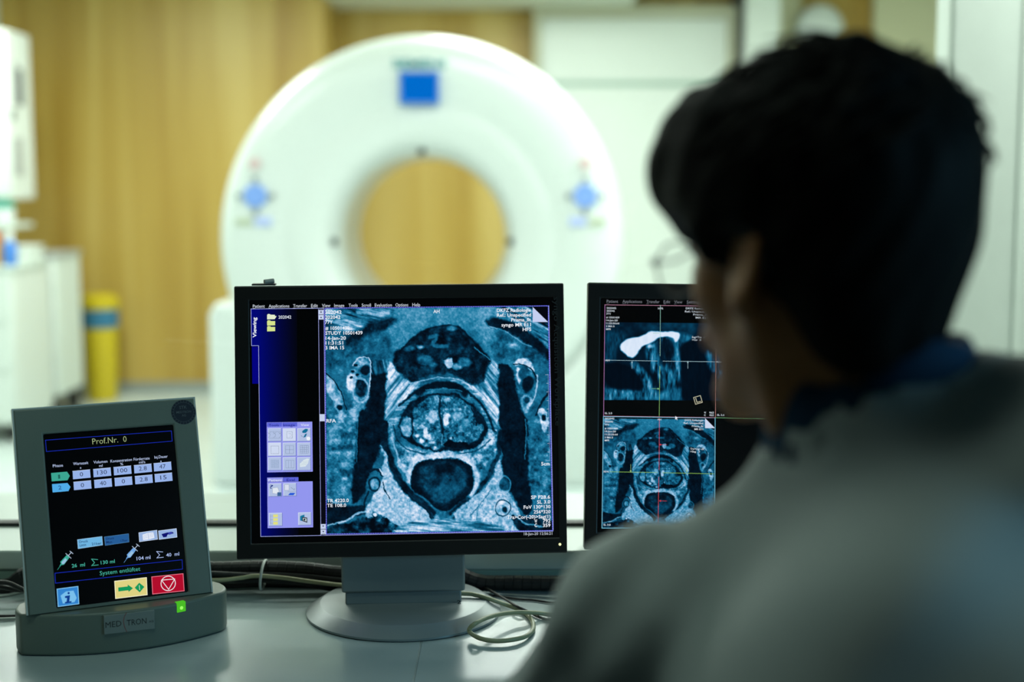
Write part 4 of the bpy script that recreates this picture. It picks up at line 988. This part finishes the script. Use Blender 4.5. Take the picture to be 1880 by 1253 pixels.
lr = Ink(lp, cd_, off=.0011); lr.line([(545, 953), (536, 970), (532, 990), (537, 1015), (547, 1035)], .0006, (0, 0, 0)); lr.build('lettering_bow', dv, M_REDINK)
l2 = Plane(tuple(B @ Vector((.0615, -.0548, .775))), dyaw+R(13), 0); qx, qz = l2.loc2(332.5, 1115)
MB().box(qx-.0058, qx+.0058, -.001, .006, qz-.0062, qz+.0062, l2.M).build('status_light', emit('green light', (.07, .50, .02), 1.), dv, bevel=.0006)
MB().ball((qx, -.0012, qz-.001), .0022, .001, .0022, 10, l2.M).build('light_core', emit('green core', (.3, 1., .12), 1.2), dv)
# ---------------------------------------------------------------- cables on the desk
def zt(px, py, r): 
    p = at_z(px, py, TZ+r); return (p.x, p.y, TZ+r+.0006)
def cable(name, label, pts, r, m, cat='cable', **k):
    o = MB().tube(pts, r, 10, 8, **k).build(name, m, None, smooth=True); tag(o, label, cat, 'loose cables on the desk'); return o
k1 = lambda x, y: (840+x/7.23, 1040+y/7.23)
k2 = lambda x, y: (380+x/7.23, 1010+y/7.23)
def Z(cx, cy, r, up=0, k=k1):
    x, y = k(cx, cy); p = at_z(x, y, TZ+r+up); return (p.x, p.y, TZ+r+up+.0005)
def D(px, py, d): return tuple(at_depth(px, py, d))
# ribbed conduit, straight on the right, arching over the bundle on the left
pts = [(-1.3, 1.902, .7525), (-.86, 1.902, .7525), D(0, 1078, 1.9), D(40, 1058, 1.9), D(100, 1046, 1.9), D(250, 1043, 1.9), D(385, 1046, 1.9), D(485, 1044, 1.9), D(560, 1047, 1.9), D(625, 1054, 1.9), (-.20, 1.905, .769), (-.095, 1.905, .7685), (-.045, 1.903, .7535), (0, 1.903, .7522), (.17, 1.905, .7522), (.24, 1.906, .7685), (.37, 1.906, .7685), (.44, 1.905, .7522), (.6, 1.903, .7522), (1.3, 1.903, .7522)]
A = crom(pts, False, 24)
L = np.concatenate([[0], np.cumsum(np.linalg.norm(np.diff(A, axis=0), axis=1))])
ring = []; rr = []; st_ = .0125; n = int(L[-1]/st_)
for i in range(n):
    for t, r_ in ((0, .0100), (.04, .0107), (.90, .0107), (.94, .0100)):
        q_ = (i+t)*st_; ring.append(tuple(np.interp(q_, L, A[:, k]) for k in range(3))); rr.append(r_)
o = MB().tube(ring, rr, 14, 0).build('cable_conduit', M_RUBBER, None); tag(o, 'thick black ribbed conduit running along the rear edge of the desk', 'conduit')
cable('cable', 'beige cable curled in a loop right of the middle monitor base', [Z(-1300, 380, .0029, .008), Z(-500, 365, .0029, .0175), Z(90, 372, .0029, .0175), Z(250, 392, .0029, .0165), Z(450, 450, .0029, .013), Z(650, 520, .0029, .004), Z(830, 590, .0029), Z(940, 665, .0029), Z(1000, 760, .0029), Z(995, 860, .0029), Z(900, 940, .0029, .001), Z(720, 985, .0029, .002), Z(500, 1000, .0029, .002), Z(300, 965, .0029, .003), Z(170, 890, .0029, .005), Z(165, 830, .0029, .010), Z(240, 765, .0029, .016), Z(380, 695, .0029, .015), Z(560, 645, .0029, .012), Z(760, 622, .0029, .009), Z(900, 622, .0029, .0075), Z(1050, 628, .0029, .004), Z(1250, 655, .0029), Z(1450, 690, .0029), Z(1900, 740, .0029), Z(2400, 640, .0029), Z(2500, 420, .0029), Z(2800, 190, .0029)], .0029, M_BEIGE)
cable('cable', 'black cable curving down from the stand over the beige cable', [Z(-900, 300, .0018, .014), Z(-200, 290, .0018, .0165), Z(130, 258, .0018, .004), Z(260, 262, .0018, .006), Z(400, 312, .0018, .006), Z(600, 425, .0018, .005), Z(800, 545, .0018, .007), Z(950, 615, .0018, .001), Z(1100, 690, .0018), Z(1250, 722, .0018), Z(1450, 735, .0018), Z(1900, 700, .0018), Z(2250, 560, .0018), Z(2450, 380, .0018), Z(2700, 200, .0018)], .0018, M_RUBBER)
cable('cable', 'black cable lying straight between conduit and beige loop', [Z(-900, 330, .0016, .014), Z(-200, 312, .0016, .0165), Z(130, 312, .0016, .010), Z(300, 345, .0016), Z(500, 395, .0016), Z(800, 442, .0016), Z(1000, 456, .0016), Z(1250, 490, .0016), Z(1550, 512, .0016), Z(2000, 500, .0016), Z(2300, 330, .0016), Z(2600, 180, .0016)], .0016, M_RUBBER)
cable('cable', 'thin grey cable beside the ribbed conduit right of the stand', [Z(-700, 350, .0014, .0165), Z(200, 350, .0014, .010), Z(560, 378, .0014), Z(800, 395, .0014), Z(1100, 415, .0014), Z(1500, 440, .0014), Z(1900, 420, .0014), Z(2200, 300, .0014), Z(2400, 190, .0014)], .0014, M_GREY)
# bundle on the left
for lab, pts, r, m in (
    ('black cable at the front of the bundle left of the stand', [D(150, 1060, 1.86), D(300, 1050, 1.872), D(390, 1054, 1.875), D(450, 1057, 1.877), D(504, 1061, 1.877), D(560, 1072, 1.885), D(625, 1084, 1.893), D(680, 1082, 1.90)], .0036, M_RUBBER),
    ('black cable lying lowest in the bundle left of the stand', [Z(-1500, 480, .0040, 0, k2), Z(80, 482, .0040, 0, k2), Z(450, 478, .0040, .001, k2), Z(750, 450, .0040, .001, k2), Z(1000, 462, .0040, 0, k2), Z(1450, 470, .0040, 0, k2), Z(1770, 480, .0040, 0, k2), Z(2300, 490, .0040, 0, k2)], .0040, M_RUBBER),
    ('black cable running through the middle of the bundle left of the stand', [D(200, 1064, 1.885), D(390, 1065, 1.884), D(450, 1066, 1.883), D(485, 1066, 1.883), D(560, 1070, 1.884), D(640, 1076, 1.884), D(720, 1080, 1.884)], .0036, M_RUBBER),
    ('beige cable leaving the black bundle towards the stand', [D(300, 1062, 1.868), D(392, 1066, 1.868), D(440, 1062, 1.872), D(470, 1058, 1.874), D(515, 1061, 1.870), D(560, 1067, 1.867), D(625, 1075, 1.868), D(720, 1082, 1.870)], .0028, M_BEIGE),
    ('black cable under the conduit with the beige cable beneath it', [D(200, 1058, 1.884), D(390, 1056, 1.886), D(485, 1055, 1.886), D(560, 1059, 1.886), D(640, 1067, 1.886), D(720, 1074, 1.886)], .0034, M_RUBBER)):
    cable('cable', lab, pts, r, m)
e1 = lambda x, y: (x/9.64, 1020+y/9.64)
cable('cable', 'black cable entering at the left edge and dipping behind the terminal', [D(-60, 1068, 1.84), D(0, 1070, 1.84), D(20, 1073, 1.84), D(48, 1086, 1.835), D(80, 1095, 1.83), D(140, 1098, 1.83)], .0032, M_RUBBER)
cable('cable', 'black cable just above the pale strip at the left edge', [D(-60, 1073, 1.85), D(0, 1078, 1.85), D(25, 1083, 1.85), D(50, 1084, 1.86), D(80, 1080, 1.87), D(160, 1080, 1.88)], .0032, M_RUBBER)
cable('cable', 'pale flat cable curving at the left edge behind the terminal', [Z(-300, 745, .0016, 0, e1), Z(0, 730, .0016, 0, e1), Z(200, 700, .0016, 0, e1), Z(380, 660, .0016, 0, e1), Z(700, 600, .0016, 0, e1)], .0018, M_TIE)
cable('cable', 'black cable ending at the corner of the terminal base', [Z(-400, 1092, .0020, 0, e1), Z(0, 1088, .0020, 0, e1), Z(300, 1082, .0020, 0, e1), Z(420, 1040, .0020, 0, e1), Z(600, 960, .0020, 0, e1)], .0021, M_RUBBER)
cable('cable', 'white cable in front of the black one at the left edge', [Z(-400, 1150, .0020, 0, e1), Z(0, 1140, .0020, 0, e1), Z(290, 1128, .0020, 0, e1)], .0021, M_TIE)
c0 = at_depth(484, 1056, 1.887)
zp = [(c0.x+.002*math.sin(a), c0.y+.026*math.cos(a), c0.z+.0195*math.sin(a)) for a in [2*math.pi*i/28 for i in range(29)]]
o = MB().tube(zp, .0018, 8, 0).build('cable_tie', M_TIE, None, smooth=True); tag(o, 'white nylon tie looped around the cable bundle', 'cable tie')
# ---------------------------------------------------------------- the person: smooth surfaces grown from distance fields
def sn_mesh(f, lo, hi, h):
    """surface nets: zero level of f on a grid -> vertices, quads"""
    ax = [np.arange(lo[i], hi[i]+h, h) for i in range(3)]
    X, Y, Z = np.meshgrid(*ax, indexing='ij')
    V = f(X, Y, Z).astype(np.float64)
    nx, ny, nz = V.shape
    ins = V < 0
    cnt = np.zeros((nx-1, ny-1, nz-1)); acc = np.zeros((nx-1, ny-1, nz-1, 3))
    corner = [(0,0,0),(1,0,0),(0,1,0),(1,1,0),(0,0,1),(1,0,1),(0,1,1),(1,1,1)]
    edges = [(a, b) for a in range(8) for b in range(a+1, 8) if sum(abs(corner[a][k]-corner[b][k]) for k in range(3)) == 1]
    def sub(A, c): return A[c[0]:nx-1+c[0], c[1]:ny-1+c[1], c[2]:nz-1+c[2]]
    for a, b in edges:
        va = sub(V, corner[a]); vb = sub(V, corner[b]); m = (va < 0) != (vb < 0)
        t = np.where(m, va/np.where(m, va-vb, 1), 0)
        for k in range(3): acc[..., k] += np.where(m, corner[a][k]+t*(corner[b][k]-corner[a][k]), 0)
        cnt += m
    act = cnt > 0; idx = -np.ones(act.shape, int); idx[act] = np.arange(act.sum())
    ii = np.argwhere(act); P = acc[act]/cnt[act][:, None]+ii
    P = P*h+np.array(lo)
    quads = []
    for axis in range(3):
        o1, o2 = [(1, 2), (2, 0), (0, 1)][axis]
        s0 = [slice(None)]*3; s1 = [slice(None)]*3; s0[axis] = slice(0, -1); s1[axis] = slice(1, None)
        a = ins[tuple(s0)]; b = ins[tuple(s1)]
        e = np.argwhere(a != b)
        e = e[(e[:, o1] > 0) & (e[:, o2] > 0) & (e[:, o1] < V.shape[o1]-1) & (e[:, o2] < V.shape[o2]-1)]
        if not len(e): continue
        q = []
        for d1, d2 in ((-1, -1), (0, -1), (0, 0), (-1, 0)):
            g = e.copy(); g[:, o1] += d1; g[:, o2] += d2; q.append(idx[g[:, 0], g[:, 1], g[:, 2]])
        q = np.stack(q, 1); fl = ~a[e[:, 0], e[:, 1], e[:, 2]]
        q[fl] = q[fl][:, ::-1]; quads.append(q)
    return P, np.concatenate(quads)
def mesh_np(name, P, Q, m, parent=None, T=None, smooth=True, relax=0):
    P = P.copy()
    for _ in range(relax):
        S = np.zeros_like(P); n = np.zeros(len(P))
        for k in range(4):
            a = Q[:, k]; b = Q[:, (k+1) % 4]
            np.add.at(S, a, P[b]); np.add.at(n, a, 1); np.add.at(S, b, P[a]); np.add.at(n, b, 1)
        P = P*.5+.5*S/n[:, None]
    A = np.array(root_matrix(parent).inverted()) if parent else np.eye(4)
    if T is not None: A = A @ np.array(T)
    P = P @ A[:3, :3].T+A[:3, 3]
    me = bpy.data.meshes.new(name); me.vertices.add(len(P)); me.vertices.foreach_set('co', P.ravel())
    me.loops.add(Q.size); me.loops.foreach_set('vertex_index', Q.ravel().astype(np.int32))
    me.polygons.add(len(Q)); me.polygons.foreach_set('loop_start', np.arange(0, Q.size, 4, dtype=np.int32))
    me.update(); me.validate()
    me.polygons.foreach_set('use_smooth', np.ones(len(me.polygons), bool)); me.materials.append(m)
    o = bpy.data.objects.new(name, me); C.collection.objects.link(o)
    if parent: o.parent = parent
    return o
def ell(X, Y, Z, c, r, rot=None):
    p = np.stack([X-c[0], Y-c[1], Z-c[2]], -1)
    if rot is not None: p = p @ rot
    r = np.array(r); k0 = np.sqrt(((p/r)**2).sum(-1)); k1 = np.sqrt(((p/r**2)**2).sum(-1))
    return k0*(k0-1)/np.maximum(k1, 1e-6)
def cone(X, Y, Z, a, b, ra, rb, sq=None):
    a = np.array(a, float); b = np.array(b, float); d = b-a
    t = np.clip(((X-a[0])*d[0]+(Y-a[1])*d[1]+(Z-a[2])*d[2])/(d@d), 0, 1)
    return np.sqrt((X-a[0]-d[0]*t)**2+(Y-a[1]-d[1]*t)**2+(Z-a[2]-d[2]*t)**2)-(ra+(rb-ra)*t)
def su(a, b, k):
    h = np.clip(.5+.5*(b-a)/k, 0, 1); return b*(1-h)+a*h-k*h*(1-h)
def ss(a, b, k):                       # a minus b
    h = np.clip(.5-.5*(a+b)/k, 0, 1); return a*(1-h)-b*h+k*h*(1-h)
def si(a, b, k): return -su(-a, -b, k)
def wob(X, Y, Z, s, amp):
    return amp*(np.sin(X*s+1.3*np.sin(Y*s*.7))*np.sin(Y*s*1.1+.9*np.sin(Z*s*.8))+.5*np.sin(Z*s*1.7+X*s*.9+2))
# head frame: +x forward (face), +y the person's left, +z up
YAW, NOD = R(37), R(5)
HM = Matrix.Translation(at_depth(1517, 338, .95)) @ Matrix.Rotation(R(90)+YAW, 4, 'Z') @ Matrix.Rotation(NOD, 4, 'Y') @ Matrix.Scale(.95, 4) @ Matrix.Translation((.012, 0, -.05))
M_SKIN = mat('skin', (.42, .165, .05), .5, noise=.06, nscale=60, sss=.12)
M_HAIR = mat('black hair', (.006, .005, .004), .65, noise=.3, nscale=90, bump=.5, bscale=260, stretch=(1, 1, .18), spec=.08)
M_COAT = mat('grey white coat cotton', (.36, .39, .38), .85, noise=.03, nscale=200, bump=.2, bscale=900, spec=.2)
M_SCRUB = mat('blue tunic cotton', (.008, .04, .085), .8, bump=.2, bscale=900, spec=.2)
M_TROUSER = mat('dark trousers', (.02, .025, .035), .8)
M_SHOE = mat('dark shoe', (.015, .015, .016), .5)
M_EYEW = mat('eye white', (.7, .7, .68), .2); M_IRIS = mat('iris', (.03, .015, .008), .15)
def head_sdf(X, Y, Z):
    A = abs(Y)
    d = ell(X, Y, Z, (-.010, 0, .048), (.097, .076, .086))
    d = su(d, ell(X, Y, Z, (.035, 0, -.018), (.060, .055, .086)), .03)
    d = su(d, cone(X, A, Z, (-.002, .048, -.045), (.068, .010, -.100), .014, .016), .03)
    d = su(d, ell(X, Y, Z, (.074, 0, -.098), (.020, .020, .017)), .018)
    d = su(d, cone(X, A, Z, (.083, .006, .026), (.070, .046, .026), .009, .008), .014)
    d = su(d, ell(X, A, Z, (.056, .042, -.020), (.020, .014, .018)), .02)
    d = ss(d, ell(X, A, Z, (.096, .032, .006), (.018, .018, .012)), .012)
    d = su(d, cone(X, A, Z, (.0855, .018, .0150), (.0790, .045, .0125), .0048, .0042), .005)
    d = su(d, cone(X, A, Z, (.0850, .020, -.0070), (.0780, .044, -.0050), .0038, .0035), .005)
    d = su(d, cone(X, Y, Z, (.090, 0, .014), (.112, 0, -.026), .006, .0095), .012)
    d = su(d, ell(X, A, Z, (.100, .012, -.031), (.011, .008, .008)), .006)
    d = su(d, ell(X, Y, Z, (.090, 0, -.056), (.014, .026, .016)), .012)
    d = su(d, cone(X, A, Z, (.1015, 0, -.053), (.092, .022, -.057), .0048, .003), .004)
    d = su(d, cone(X, A, Z, (.1000, 0, -.064), (.090, .020, -.061), .0055, .003), .004)
    d = ss(d, cone(X, A, Z, (.106, 0, -.0585), (.094, .024, -.0592), .0012, .001), .002)
    # ears: rim, hollow, lobe
    c, s_ = math.cos(R(-14)), math.sin(R(-14)); ex = (X+.006)*c-(Z+.002)*s_; ez = (X+.006)*s_+(Z+.002)*c
    tl = (A-.078)-.35*(-ex)
    ear = ell(ex, tl, ez, (0, 0, 0), (.019, .0075, .033))
    ear = su(ear, ell(ex, tl, ez, (.004, -.001, -.028), (.010, .006, .010)), .008)
    ear = ss(ear, ell(ex, tl, ez, (.002, .0085, .004), (.011, .0075, .021)), .004)
    d = su(d, ear, .006)
    return d
NB = at_depth(1600, 850, .95)                 # base of the neck, world
NBh = HM.inverted() @ NB
M_LEFT = at_depth(1212, 1158, .97); M_RIGHT = at_depth(1995, 885, .88)
def skin_sdf(X, Y, Z):
    d = head_sdf(X, Y, Z)
    n = cone(X, Y, Z, (-.022, 0, -.01), (NBh.x*.55-.008, NBh.y*.55, NBh.z*.55), .054, .056)
    n = su(n, cone(X, Y, Z, (NBh.x*.55-.008, NBh.y*.55, NBh.z*.55), tuple(NBh), .052, .054), .02)
    n = su(n, cone(X, abs(Y), Z, (-.004, .052, -.04), (NBh.x*.6+.02, .03, NBh.z*.75), .013, .015), .02)
    return su(d, n, .022)
def to_world(P, M): 
    A = np.array(M); return P @ A[:3, :3].T+A[:3, 3]
prs = thing('person', 'person with short black hair, pale coat and blue collar looking left at the monitors', 'person', (.26, .83, 0), R(10))
# body: head, neck, forearms and hands in one continuous surface
EL = Vector((.0, 1.13, .80)); WL = Vector((.06, 1.37, .775))
ER = Vector((.50, 1.06, .83)); WR = Vector((.34, 1.34, .775))
def hand(X, Y, Z, w, d, side):
    """palm, four unequal bent fingers and a thumb, resting on the desk"""
    d = Vector((d.x, d.y, 0)).normalized(); l = Vector((-d.y, d.x, 0))
    z0 = TZ+.012
    def P(f, s, z): q = Vector((w.x, w.y, 0))+d*f+l*s*side; return (q.x, q.y, z0+z)
    s = cone(X, Y, Z, tuple(w), P(.03, 0, .016), .024, .02)
    for k, o in enumerate((-.028, -.009, .010, .028)): s = su(s, cone(X, Y, Z, P(.02, o*.7, .014), P(.085-abs(o)*.25, o, .016), .014, .010), .010)
    for o, L, ben in ((-.031, .060, .0), (-.0105, .074, .004), (.0105, .080, .004), (.0305, .071, .0)):
        b0 = P(.085-abs(o)*.25, o, .016); b1 = P(.085+L*.45, o*1.12, .020+ben); b2 = P(.085+L*.75, o*1.18, .010); b3 = P(.085+L, o*1.2, -.003)
        s = su(s, cone(X, Y, Z, b0, b1, .0095, .0085), .004); s = su(s, cone(X, Y, Z, b1, b2, .0085, .0078), .003); s = su(s, cone(X, Y, Z, b2, b3, .0078, .0068), .003)
    t0 = P(.025, .022, .008); t1 = P(.055, .048, .008); t2 = P(.088, .060, .003)
    s = su(s, cone(X, Y, Z, t0, t1, .013, .0105), .008); s = su(s, cone(X, Y, Z, t1, t2, .0105, .008), .003)
    return s
HI = np.array(HM.inverted())
def body_sdf(X, Y, Z):
    h = np.stack([X, Y, Z], -1) @ HI[:3, :3].T+HI[:3, 3]
    d = skin_sdf(h[..., 0], h[..., 1], h[..., 2])
    inner = cone(X, Y, Z, tuple(NB), (.29, .86, .95), .06, .10)
    inner = su(inner, cone(X, Y, Z, (.29, .86, .95), (.27, .80, .62), .10, .11), .05)
    for sh, el, wr, sd in ((M_LEFT, EL, WL, -1), (M_RIGHT, ER, WR, 1)):
        inner = su(inner, cone(X, Y, Z, (.29, .86, 1.0), tuple(sh), .05, .042), .04)
        inner = su(inner, cone(X, Y, Z, tuple(sh), tuple(el), .042, .034), .02)
        inner = su(inner, cone(X, Y, Z, tuple(el), tuple(wr), .032, .023), .02)
        inner = su(inner, hand(X, Y, Z, wr, wr-el, sd), .008)
    return su(d, inner, .02)
P, Q = sn_mesh(body_sdf, (-.08, .62, .50), (.62, 1.56, 1.45), .0052)
body = mesh_np('body', P, Q, M_SKIN, prs, relax=1)
# finer head surface is part of the same field; eyes
for s in (-1, 1):
    e = MB().ball((.0722, s*.0315, .0055), .0120, .0120, .0120, 20, HM).build('eye', M_EYEW, prs, smooth=True)
    MB().ball((.0834, s*.0318, .005), .0014, .0055, .0055, 14, HM).build('iris', M_IRIS, e, smooth=True)
    MB().tube([HM @ Vector(q) for q in ((.093, s*.014, .030), (.091, s*.030, .035), (.080, s*.047, .030))], .0035, 8, 6).build('eyebrow', M_HAIR, prs, smooth=True)
MB().tube([HM @ Vector(q) for q in ((.0915, -.023, -.0585), (.1015, -.010, -.0545), (.1040, 0, -.0558), (.1015, .010, -.0545), (.0915, .023, -.0585))], [.0012]+[.0032]*23+[.0012], 8, 6).build('upper_lip', mat('lip', (.32, .10, .06), .4), prs, smooth=True)
MB().tube([HM @ Vector(q) for q in ((.0915, -.022, -.0595), (.1005, -.010, -.0635), (.1030, 0, -.0640), (.1005, .010, -.0635), (.0915, .022, -.0595))], [.0012]+[.0036]*23+[.0012], 8, 6).build('lower_lip', MATS['lip'], prs, smooth=True)
def hair_sdf(X, Y, Z):
    A = abs(Y)
    d = ell(X, Y, Z, (-.014, 0, .054), (.112, .094, .097))
    d = su(d, ell(X, Y, Z, (-.050, 0, -.018), (.048, .063, .075)), .04)
    d = su(d, ell(X, Y, Z, (.058, .012, .078), (.045, .062, .042)), .05)
    d = su(d, ell(X, Y, Z, (.078, .034, .056), (.019, .033, .029)), .035)
    d = su(d, cone(X, A, Z, (.034, .068, .05), (.024, .074, .004), .020, .008), .02)
    # cut away the face, ears and under the nape
    d = ss(d, ell(X, Y, Z, (.118, 0, -.055), (.078, .105, .088)), .02)
    d = ss(d, ell(X, A, Z, (.006, .095, -.015), (.030, .030, .036)), .012)
    d = ss(d, (Z+.088-.30*(-X-.06)), .02) if False else np.maximum(d, -(Z+.080+.10*(X+.06)))
    st = .0009*np.sin(95*(Y+.25*Z)+3*np.sin(22*X+9*Z))+.0008*np.sin(210*Y+40*X+5*np.sin(30*Z))
    st = st+wob(X, Y, Z, 40, .0012)+.0007*np.sin(160*X+60*Y+80*Z)
    top = np.clip((Z-.09)/.05, 0, 1); st = st+top*.0035*np.sin(70*X+2)*np.sin(80*Y+1)
    return d+st
P, Q = sn_mesh(hair_sdf, (-.16, -.13, -.12), (.15, .13, .19), .0035)
hair = mesh_np('hair', P, Q, M_HAIR, prs, T=HM, relax=1)
# loose locks breaking the outline
lk = MB(); rnd = random.Random(3)
for i in range(300):
    u = rnd.uniform(-1, 1); a = rnd.uniform(0, 2*math.pi); el_ = rnd.uniform(.15, 1)
    n = Vector((math.cos(a)*math.sqrt(1-el_**2), math.sin(a)*math.sqrt(1-el_**2), el_))
    p = Vector((-.014, 0, .054))+Vector((n.x*.111, n.y*.093, n.z*.096))
    sw = Vector((.5, .25*math.copysign(1, n.y), -.35))
    t = (sw-n*sw.dot(n)).normalized()
    L = rnd.uniform(.02, .045)
    pts = [p, p+t*L*.5+n*.003*rnd.uniform(.4, 1.4), p+t*L+n*rnd.uniform(-.006, .004)]
    lk.tube([HM @ q for q in pts], [.0022, .0021, .0020, .0018, .0015, .0012, .0008, .0005, .0003], 5, 4)
lock = lk.build('hair_locks', M_HAIR, hair, smooth=True); lock['kind'] = 'stuff'
# blue tunic with standing collar
ND = ((HM @ Vector((-.015, 0, -.05)))-NB).normalized()
NV = (ND*.5+Vector((.035, 0, .5))).normalized()
def tunic_sdf(X, Y, Z):
    d = cone(X, Y, Z, tuple(NB+NV*.054+Vector((.004, 0, 0))), tuple(NB-NV*.06), .0710, .078)
    d = su(d, cone(X, Y, Z, tuple(NB+Vector((0, 0, -.04))), tuple(M_LEFT), .062, .052), .03)
    d = su(d, cone(X, Y, Z, tuple(NB+Vector((0, 0, -.04))), tuple(M_RIGHT), .062, .052), .03)
    d = su(d, ell(X, Y, Z, (.285, .86, .80), (.19, .125, .30)), .05)
    cut = cone(X, Y, Z, tuple(NB+NV*.17+Vector((.004, .004, 0))), tuple(NB+NV*.0+Vector((.004, .003, 0))), .064, .0590)
    d = ss(d, cut, .008)
    return d+wob(X, Y, Z, 40, .002)
P, Q = sn_mesh(tunic_sdf, (-.02, .66, .56), (.56, 1.1, 1.32), .0055)
mesh_np('tunic', P, Q, M_SCRUB, prs, relax=3)
def coat_sdf(X, Y, Z):
    d = cone(X, Y, Z, tuple(NB+NV*.022+Vector((.009, -.004, 0))), tuple(NB-NV*.06+Vector((.008, 0, 0))), .083, .091)
    d = su(d, cone(X, Y, Z, tuple(NB+Vector((.012, -.008, -.034))), tuple(M_LEFT), .072, .066), .03)
    d = su(d, cone(X, Y, Z, tuple(NB+Vector((.03, -.012, -.026))), tuple(M_RIGHT), .072, .068), .03)
    d = su(d, ell(X, Y, Z, (.285, .845, .84), (.215, .142, .27)), .06)
    d = su(d, ell(X, Y, Z, (.27, .80, .60), (.20, .155, .22)), .06)
    arm = su(cone(X, Y, Z, tuple(M_LEFT), tuple(EL), .068, .056), cone(X, Y, Z, tuple(EL), tuple(WL), .054, .040), .02)
    arm2 = su(cone(X, Y, Z, tuple(M_RIGHT), tuple(ER), .068, .056), cone(X, Y, Z, tuple(ER), tuple(WR), .054, .040), .02)
    # creases running across the sleeves and down the back
    cr = .0035*np.sin(75*(X*.8+Z*.55+Y*.3)+3.*np.sin(17*Z+11*X)+1)
    arm = arm+cr*.5+.0065*np.sin(125*(X*.87-Z*.5)+2.2*np.sin(9*Z+20*Y)); arm2 = arm2+cr
    d = su(d, arm, .035); d = su(d, arm2, .035)
    d = d+wob(X, Y, Z, 23, .0035)+.0045*np.sin(48*(X-.5*Z)+2.5*np.sin(13*Z+5*X))
    # neck opening, front opening, cuffs and hem
    cut = cone(X, Y, Z, tuple(NB+NV*.17+Vector((.000, .012, 0))), tuple(NB+NV*.0+Vector((.003, .004, 0))), .078, .0715)
    d = ss(d, cut, .006)
    d = ss(d, np.maximum(abs(X-.22)-.03, .97-Y), .01)
    for el, wr in ((EL, WL), (ER, WR)):
        v = (wr-el).normalized(); e = wr-v*.035
        near = np.sqrt((X-wr.x)**2+(Y-wr.y)**2+(Z-wr.z)**2)
        d = np.where(near < .14, np.maximum(d, (X-e.x)*v.x+(Y-e.y)*v.y+(Z-e.z)*v.z), d)
    d = np.maximum(d, TZ+.0015-Z) if False else np.where(Y > 1.125, np.maximum(d, TZ+.002-Z), d)
    return np.maximum(d, .50-Z)
P, Q = sn_mesh(coat_sdf, (-.12, .58, .46), (.66, 1.46, 1.26), .0068)
coat = mesh_np('coat', P, Q, M_COAT, prs, relax=3)
# trousers and shoes, seated
def leg_sdf(X, Y, Z):
    d = ell(X, Y, Z, (.27, .80, .535), (.17, .13, .075))
    for x0, x1 in ((.19, .15), (.35, .40)):
        d = su(d, cone(X, Y, Z, (x0, .84, .525), (x1, 1.24, .50), .072, .058), .03)
        d = su(d, cone(X, Y, Z, (x1, 1.24, .50), (x1, 1.27, .10), .056, .042), .02)
    return d+wob(X, Y, Z, 40, .002)
P, Q = sn_mesh(leg_sdf, (.03, .62, .05), (.50, 1.36, .65), .011)
mesh_np('trousers', P, Q, M_TROUSER, prs, relax=1)
for x1 in (.15, .40):
    def shoe(X, Y, Z): 
        return np.maximum(su(ell(X, Y, Z, (x1, 1.35, .038), (.046, .11, .042)), ell(X, Y, Z, (x1, 1.27, .06), (.042, .055, .06)), .02), .001-Z)
    P, Q = sn_mesh(shoe, (x1-.07, 1.18, -.02), (x1+.07, 1.50, .15), .009)
    mesh_np('shoe', P, Q, M_SHOE, prs)
# stool beneath
t = thing('swivel_stool', 'round dark swivel stool under the seated person', 'stool', (.27, .80, 0))
TS = Matrix.Translation((.27, .80, 0))
MB().lathe([(.16, .40), (.185, .41), (.19, .435), (.175, .45), (.1, .455)], 40, TS).build('seat', M_DKGREY, t, smooth='auto')
MB().lathe([(.025, .08), (.025, .40)], 20, TS).build('post', M_STEEL, t, smooth='auto')
for k in range(5):
    a = 2*math.pi*k/5; lg = MB().tube([TS @ Vector((0, 0, .09)), TS @ Vector((.14*math.cos(a), .14*math.sin(a), .075)), TS @ Vector((.26*math.cos(a), .26*math.sin(a), .06))], .014, 10, 4).build('leg', M_STEEL, t, smooth=True)
    MB().ball((.27+.26*math.cos(a), .80+.26*math.sin(a), .027), .027, .027, .027, 14).build('caster', M_RUBBER, lg, smooth=True)
# thin wire eyeglasses
eg = thing('eyeglasses', 'thin wire eyeglasses worn low on the face of the person', 'eyeglasses', tuple(HM @ Vector((.1, 0, 0))))
M_WIRE = mat('eyeglass wire', (.10, .11, .12), .3, metal=1)
for s in (-1, 1):
    cx, cz = .109, -.004
    rim = [HM @ Vector((cx-.22*abs(math.cos(a)*.026+.034-.034)*0-.006*((.036+.027*math.cos(a))/.063)**2*2, s*(.036+.027*math.cos(a)), cz+.0205*math.sin(a))) for a in [2*math.pi*i/32 for i in range(33)]]
    MB().tube(rim, .0009, 8, 0).build('rim', M_WIRE, eg, smooth=True)
    MB().add(rim[:-1], [tuple(range(32))]).build('lens', glass_mat('lens glass', (.97, .98, .98), .06), eg)
    MB().tube([HM @ Vector(q) for q in ((cx-.012, s*.063, cz+.006), (cx-.018, s*.073, cz+.006), (.05, s*.082, .004), (.002, s*.086, .026), (-.02, s*.084, .012), (-.030, s*.082, -.01))], .0011, 8, 6).build('temple', M_WIRE, eg, smooth=True)
    MB().ball((cx-.013, s*.0655, cz+.006), .003, .003, .004, 10, HM).build('hinge', M_DKGREY, eg, smooth=True)
MB().tube([HM @ Vector(q) for q in ((cx, -.010, cz+.004), (cx+.006, 0, cz+.008), (cx, .010, cz+.004))], .0009, 8, 6).build('bridge', M_WIRE, eg, smooth=True)
